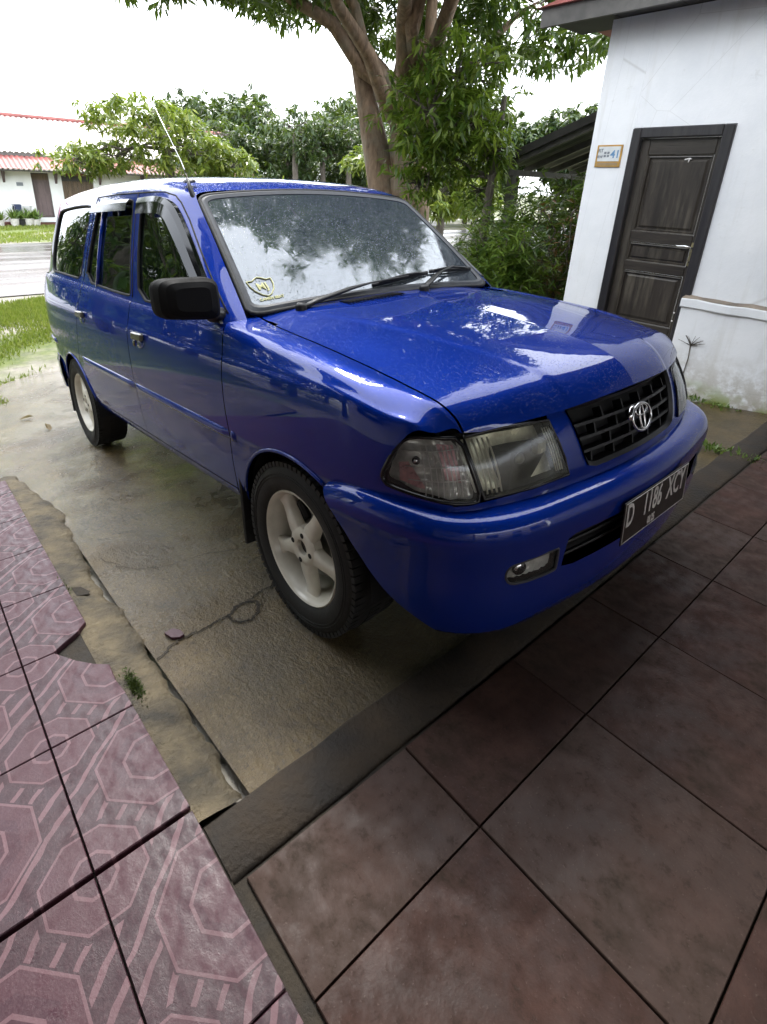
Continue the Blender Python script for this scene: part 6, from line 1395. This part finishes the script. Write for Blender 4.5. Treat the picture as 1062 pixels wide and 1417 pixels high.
for lm, b, st, h, sp, lab, sd, ln in SH:
    shrub('garden_shrub', lab, b, st, h, sp, MT[lm], sd, ln, (.12, .20) if lm != 'leafR' else (.16, .26), per=44 if lm != 'leafR' else 12, group='shrubs beside the drive', k=6)
# broad upright leaf (banana-like) far behind the antenna
t = empty('broad_leaf_plant', (-17.5, 10.1, -.72)); tag(t, 'pale upright broad leaf plant beside the antenna, far behind', 'plant'); mb = MB()
for a, h in ((.1, 2.35), (-.5, 1.9), (.7, 1.8), (1.6, 1.7)):
    L_, R_ = [], []
    for i in range(8):
        q = i/7; w = .16*math.sin(math.pi*min(1, q*1.05+.02))+.01; c = np.array([math.sin(a)*.35*q*q, math.cos(a)*.25*q*q*(1 if a > 0 else -1), .4+(h-.4)*q]); L_.append(c+np.array([.02, w, 0])); R_.append(c-np.array([.02, w, 0]))
    mb.loft(L_, R_)
mb.build('leaves', MT['leafB'], t, smooth=True); MB().tube([(0, 0, 0), (0, 0, .6)], [.07, .05], 8).build('stem', MT['leafB'], t)
# ---------------------------------------------------------------- grass
def grass(name, region, n, hh, seed, lab, dens=None):
    rg = np.random.default_rng(seed); x = rg.uniform(region[0], region[1], n*3); y = rg.uniform(region[2], region[3], n*3)
    m = np.sin(x*1.3+seed)*np.cos(y*1.1)+.6*np.sin(x*3.1+y*2.3)+rg.normal(0, .35, n*3) > (-.15 if dens is None else dens)
    inD = inside_np(np.stack([x, y], 1), DR); m &= ~inD; m &= ~((x < -10.6) & (x > -20.4)); x, y = x[m][:n], y[m][:n]; n = len(x)
    z = np.where(x < -5.86, -.74, -.03+x*TT); P = np.stack([x, y, z], 1); az = rg.uniform(0, 6.28, n); el = np.radians(rg.uniform(45, 88, n)); D_ = np.stack([np.cos(az)*np.cos(el), np.sin(az)*np.cos(el), np.sin(el)], 1); L = rg.uniform(*hh, n); S_ = np.cross(D_, rg.normal(0, 1, (n, 3))); S_ /= np.linalg.norm(S_, axis=1)[:, None]
    w = (.004+.010*np.clip(-x/25, 0, 1))[:, None]*rg.uniform(.7, 1.6, (n, 1)); Vv = np.stack([P-S_*w, P+S_*w, P+D_*L[:, None]], 1).reshape(-1, 3); Tt = np.arange(n*3).reshape(-1, 3)
    tag(fast_mesh(name, Vv, Tt, MT['grass'], None), lab, 'grass', kind='stuff')
grass('grass', (-10.8, -4.7, -4.5, 1.8), 60000, (.03, .09), 1, 'short wet grass beside the drive')
grass('grass', (-27.3, -20.3, -6, 16), 30000, (.05, .14), 2, 'rough verge grass in front of the far house', -.4)
grass('grass', (-9, -2, 3.0, 9), 20000, (.04, .12), 3, 'grass under the garden shrubs', -.6)
# ================================================================ small things on the ground
t = MB().prism([(-.034, -.012), (-.020, .014), (.012, .018), (.036, .006), (.030, -.010), (.004, -.020)], 2, 0, .012).build('tile_chip', MT['tile']); t.location = onD(-.269, -1.168, .003); t.rotation_euler = (.08, -TH+.05, .5)
t.data.materials[0] = MT['tile']; tag(t, 'broken chip of mauve tile lying on the wet concrete', 'tile chip')
for i, (x, y, lab) in enumerate(((-3.77, -1.08, 'curled brown fallen leaf on the drive, nearer the grass'), (-3.23, -.96, 'curled brown fallen leaf on the drive, nearer the rear wheel'))):
    V = [(0, 0, 0), (.03, .022, .012), (.075, .018, .022), (.11, 0, .010), (.075, -.02, .020), (.03, -.024, .010), (.05, 0, .004)]
    o = me_obj('fallen_leaf', V, [(0, 6, 1), (1, 6, 2), (2, 6, 3), (3, 6, 4), (4, 6, 5), (5, 6, 0)], MT['dryleaf'], None, False); o.location = onD(x, y, .006); o.rotation_euler = (.3*i, -TH, 1.2+i*2); tag(o, lab, 'leaf', 'fallen leaves on the drive')
# moss tufts: by the broken tile, along the terrace joint, at the wall foot
def tuft(x, y, z, n, rad, hh, seed, lab, mat='moss'):
    rg = np.random.default_rng(seed); P = np.stack([x+rg.normal(0, rad*1.6, n), y+rg.normal(0, rad*.35, n), np.full(n, z)], 1); az = rg.uniform(0, 6.28, n); el = np.radians(rg.uniform(20, 85, n)); D_ = np.stack([np.cos(az)*np.cos(el), np.sin(az)*np.cos(el), np.sin(el)], 1); L = rg.uniform(*hh, n)
    Vv, Tt = leaf_mesh(P, D_, L, L*.3, seed=seed); o = fast_mesh('weed_tuft', Vv, Tt, MT[mat], None); tag(o, lab, 'weeds', kind='stuff')
for i, (x, y, n, r, lab) in enumerate(((-.10, -1.36, 500, .022, 'green moss tuft between broken tile and mortar edge'), (-.80, -1.395, 50, .02, 'tiny moss tuft on the tile edge by the hole in the mortar'))):
    a = onD(x, y, .028); tuft(a[0], a[1], a[2], n, r, (.006, .018), 60+i, lab)
tuft(.44, 1.90, .05, 260, .09, (.02, .06), 70, 'bright green weeds growing beside the far bumper corner', 'green')
tuft(-.05, 2.875, .01, 200, .16, (.02, .06), 71, 'green weeds along the foot of the stained wall', 'green')
tuft(-4.55, -1.1, -.57, 120, .08, (.02, .05), 72, 'small grass tuft on the drive behind the rear wheel', 'grass')
# withered sprig against the wall
mb = MB(); rg = np.random.default_rng(9)
for k in range(16):
    a = rg.uniform(-1.2, 1.2); L = rg.uniform(.04, .11); mb.tube([(0, 0, .0), (math.sin(a)*L*.5, -.012, math.cos(a)*L*.5), (math.sin(a)*L, -.02, math.cos(a)*L*.9)], [.003, .002, .0012], 4)
o = mb.build('dry_sprig', MT['bark2']); o.location = (-.235, 2.902, .40); tag(o, 'withered brown sprig sticking out of the white dado wall', 'plant')
mb = MB(); mb.tube([(0, 0, -.25), (.01, -.01, -.1), (0, -.005, 0)], .004, 5); o2 = mb.build('stalk', MT['bark2'], o)
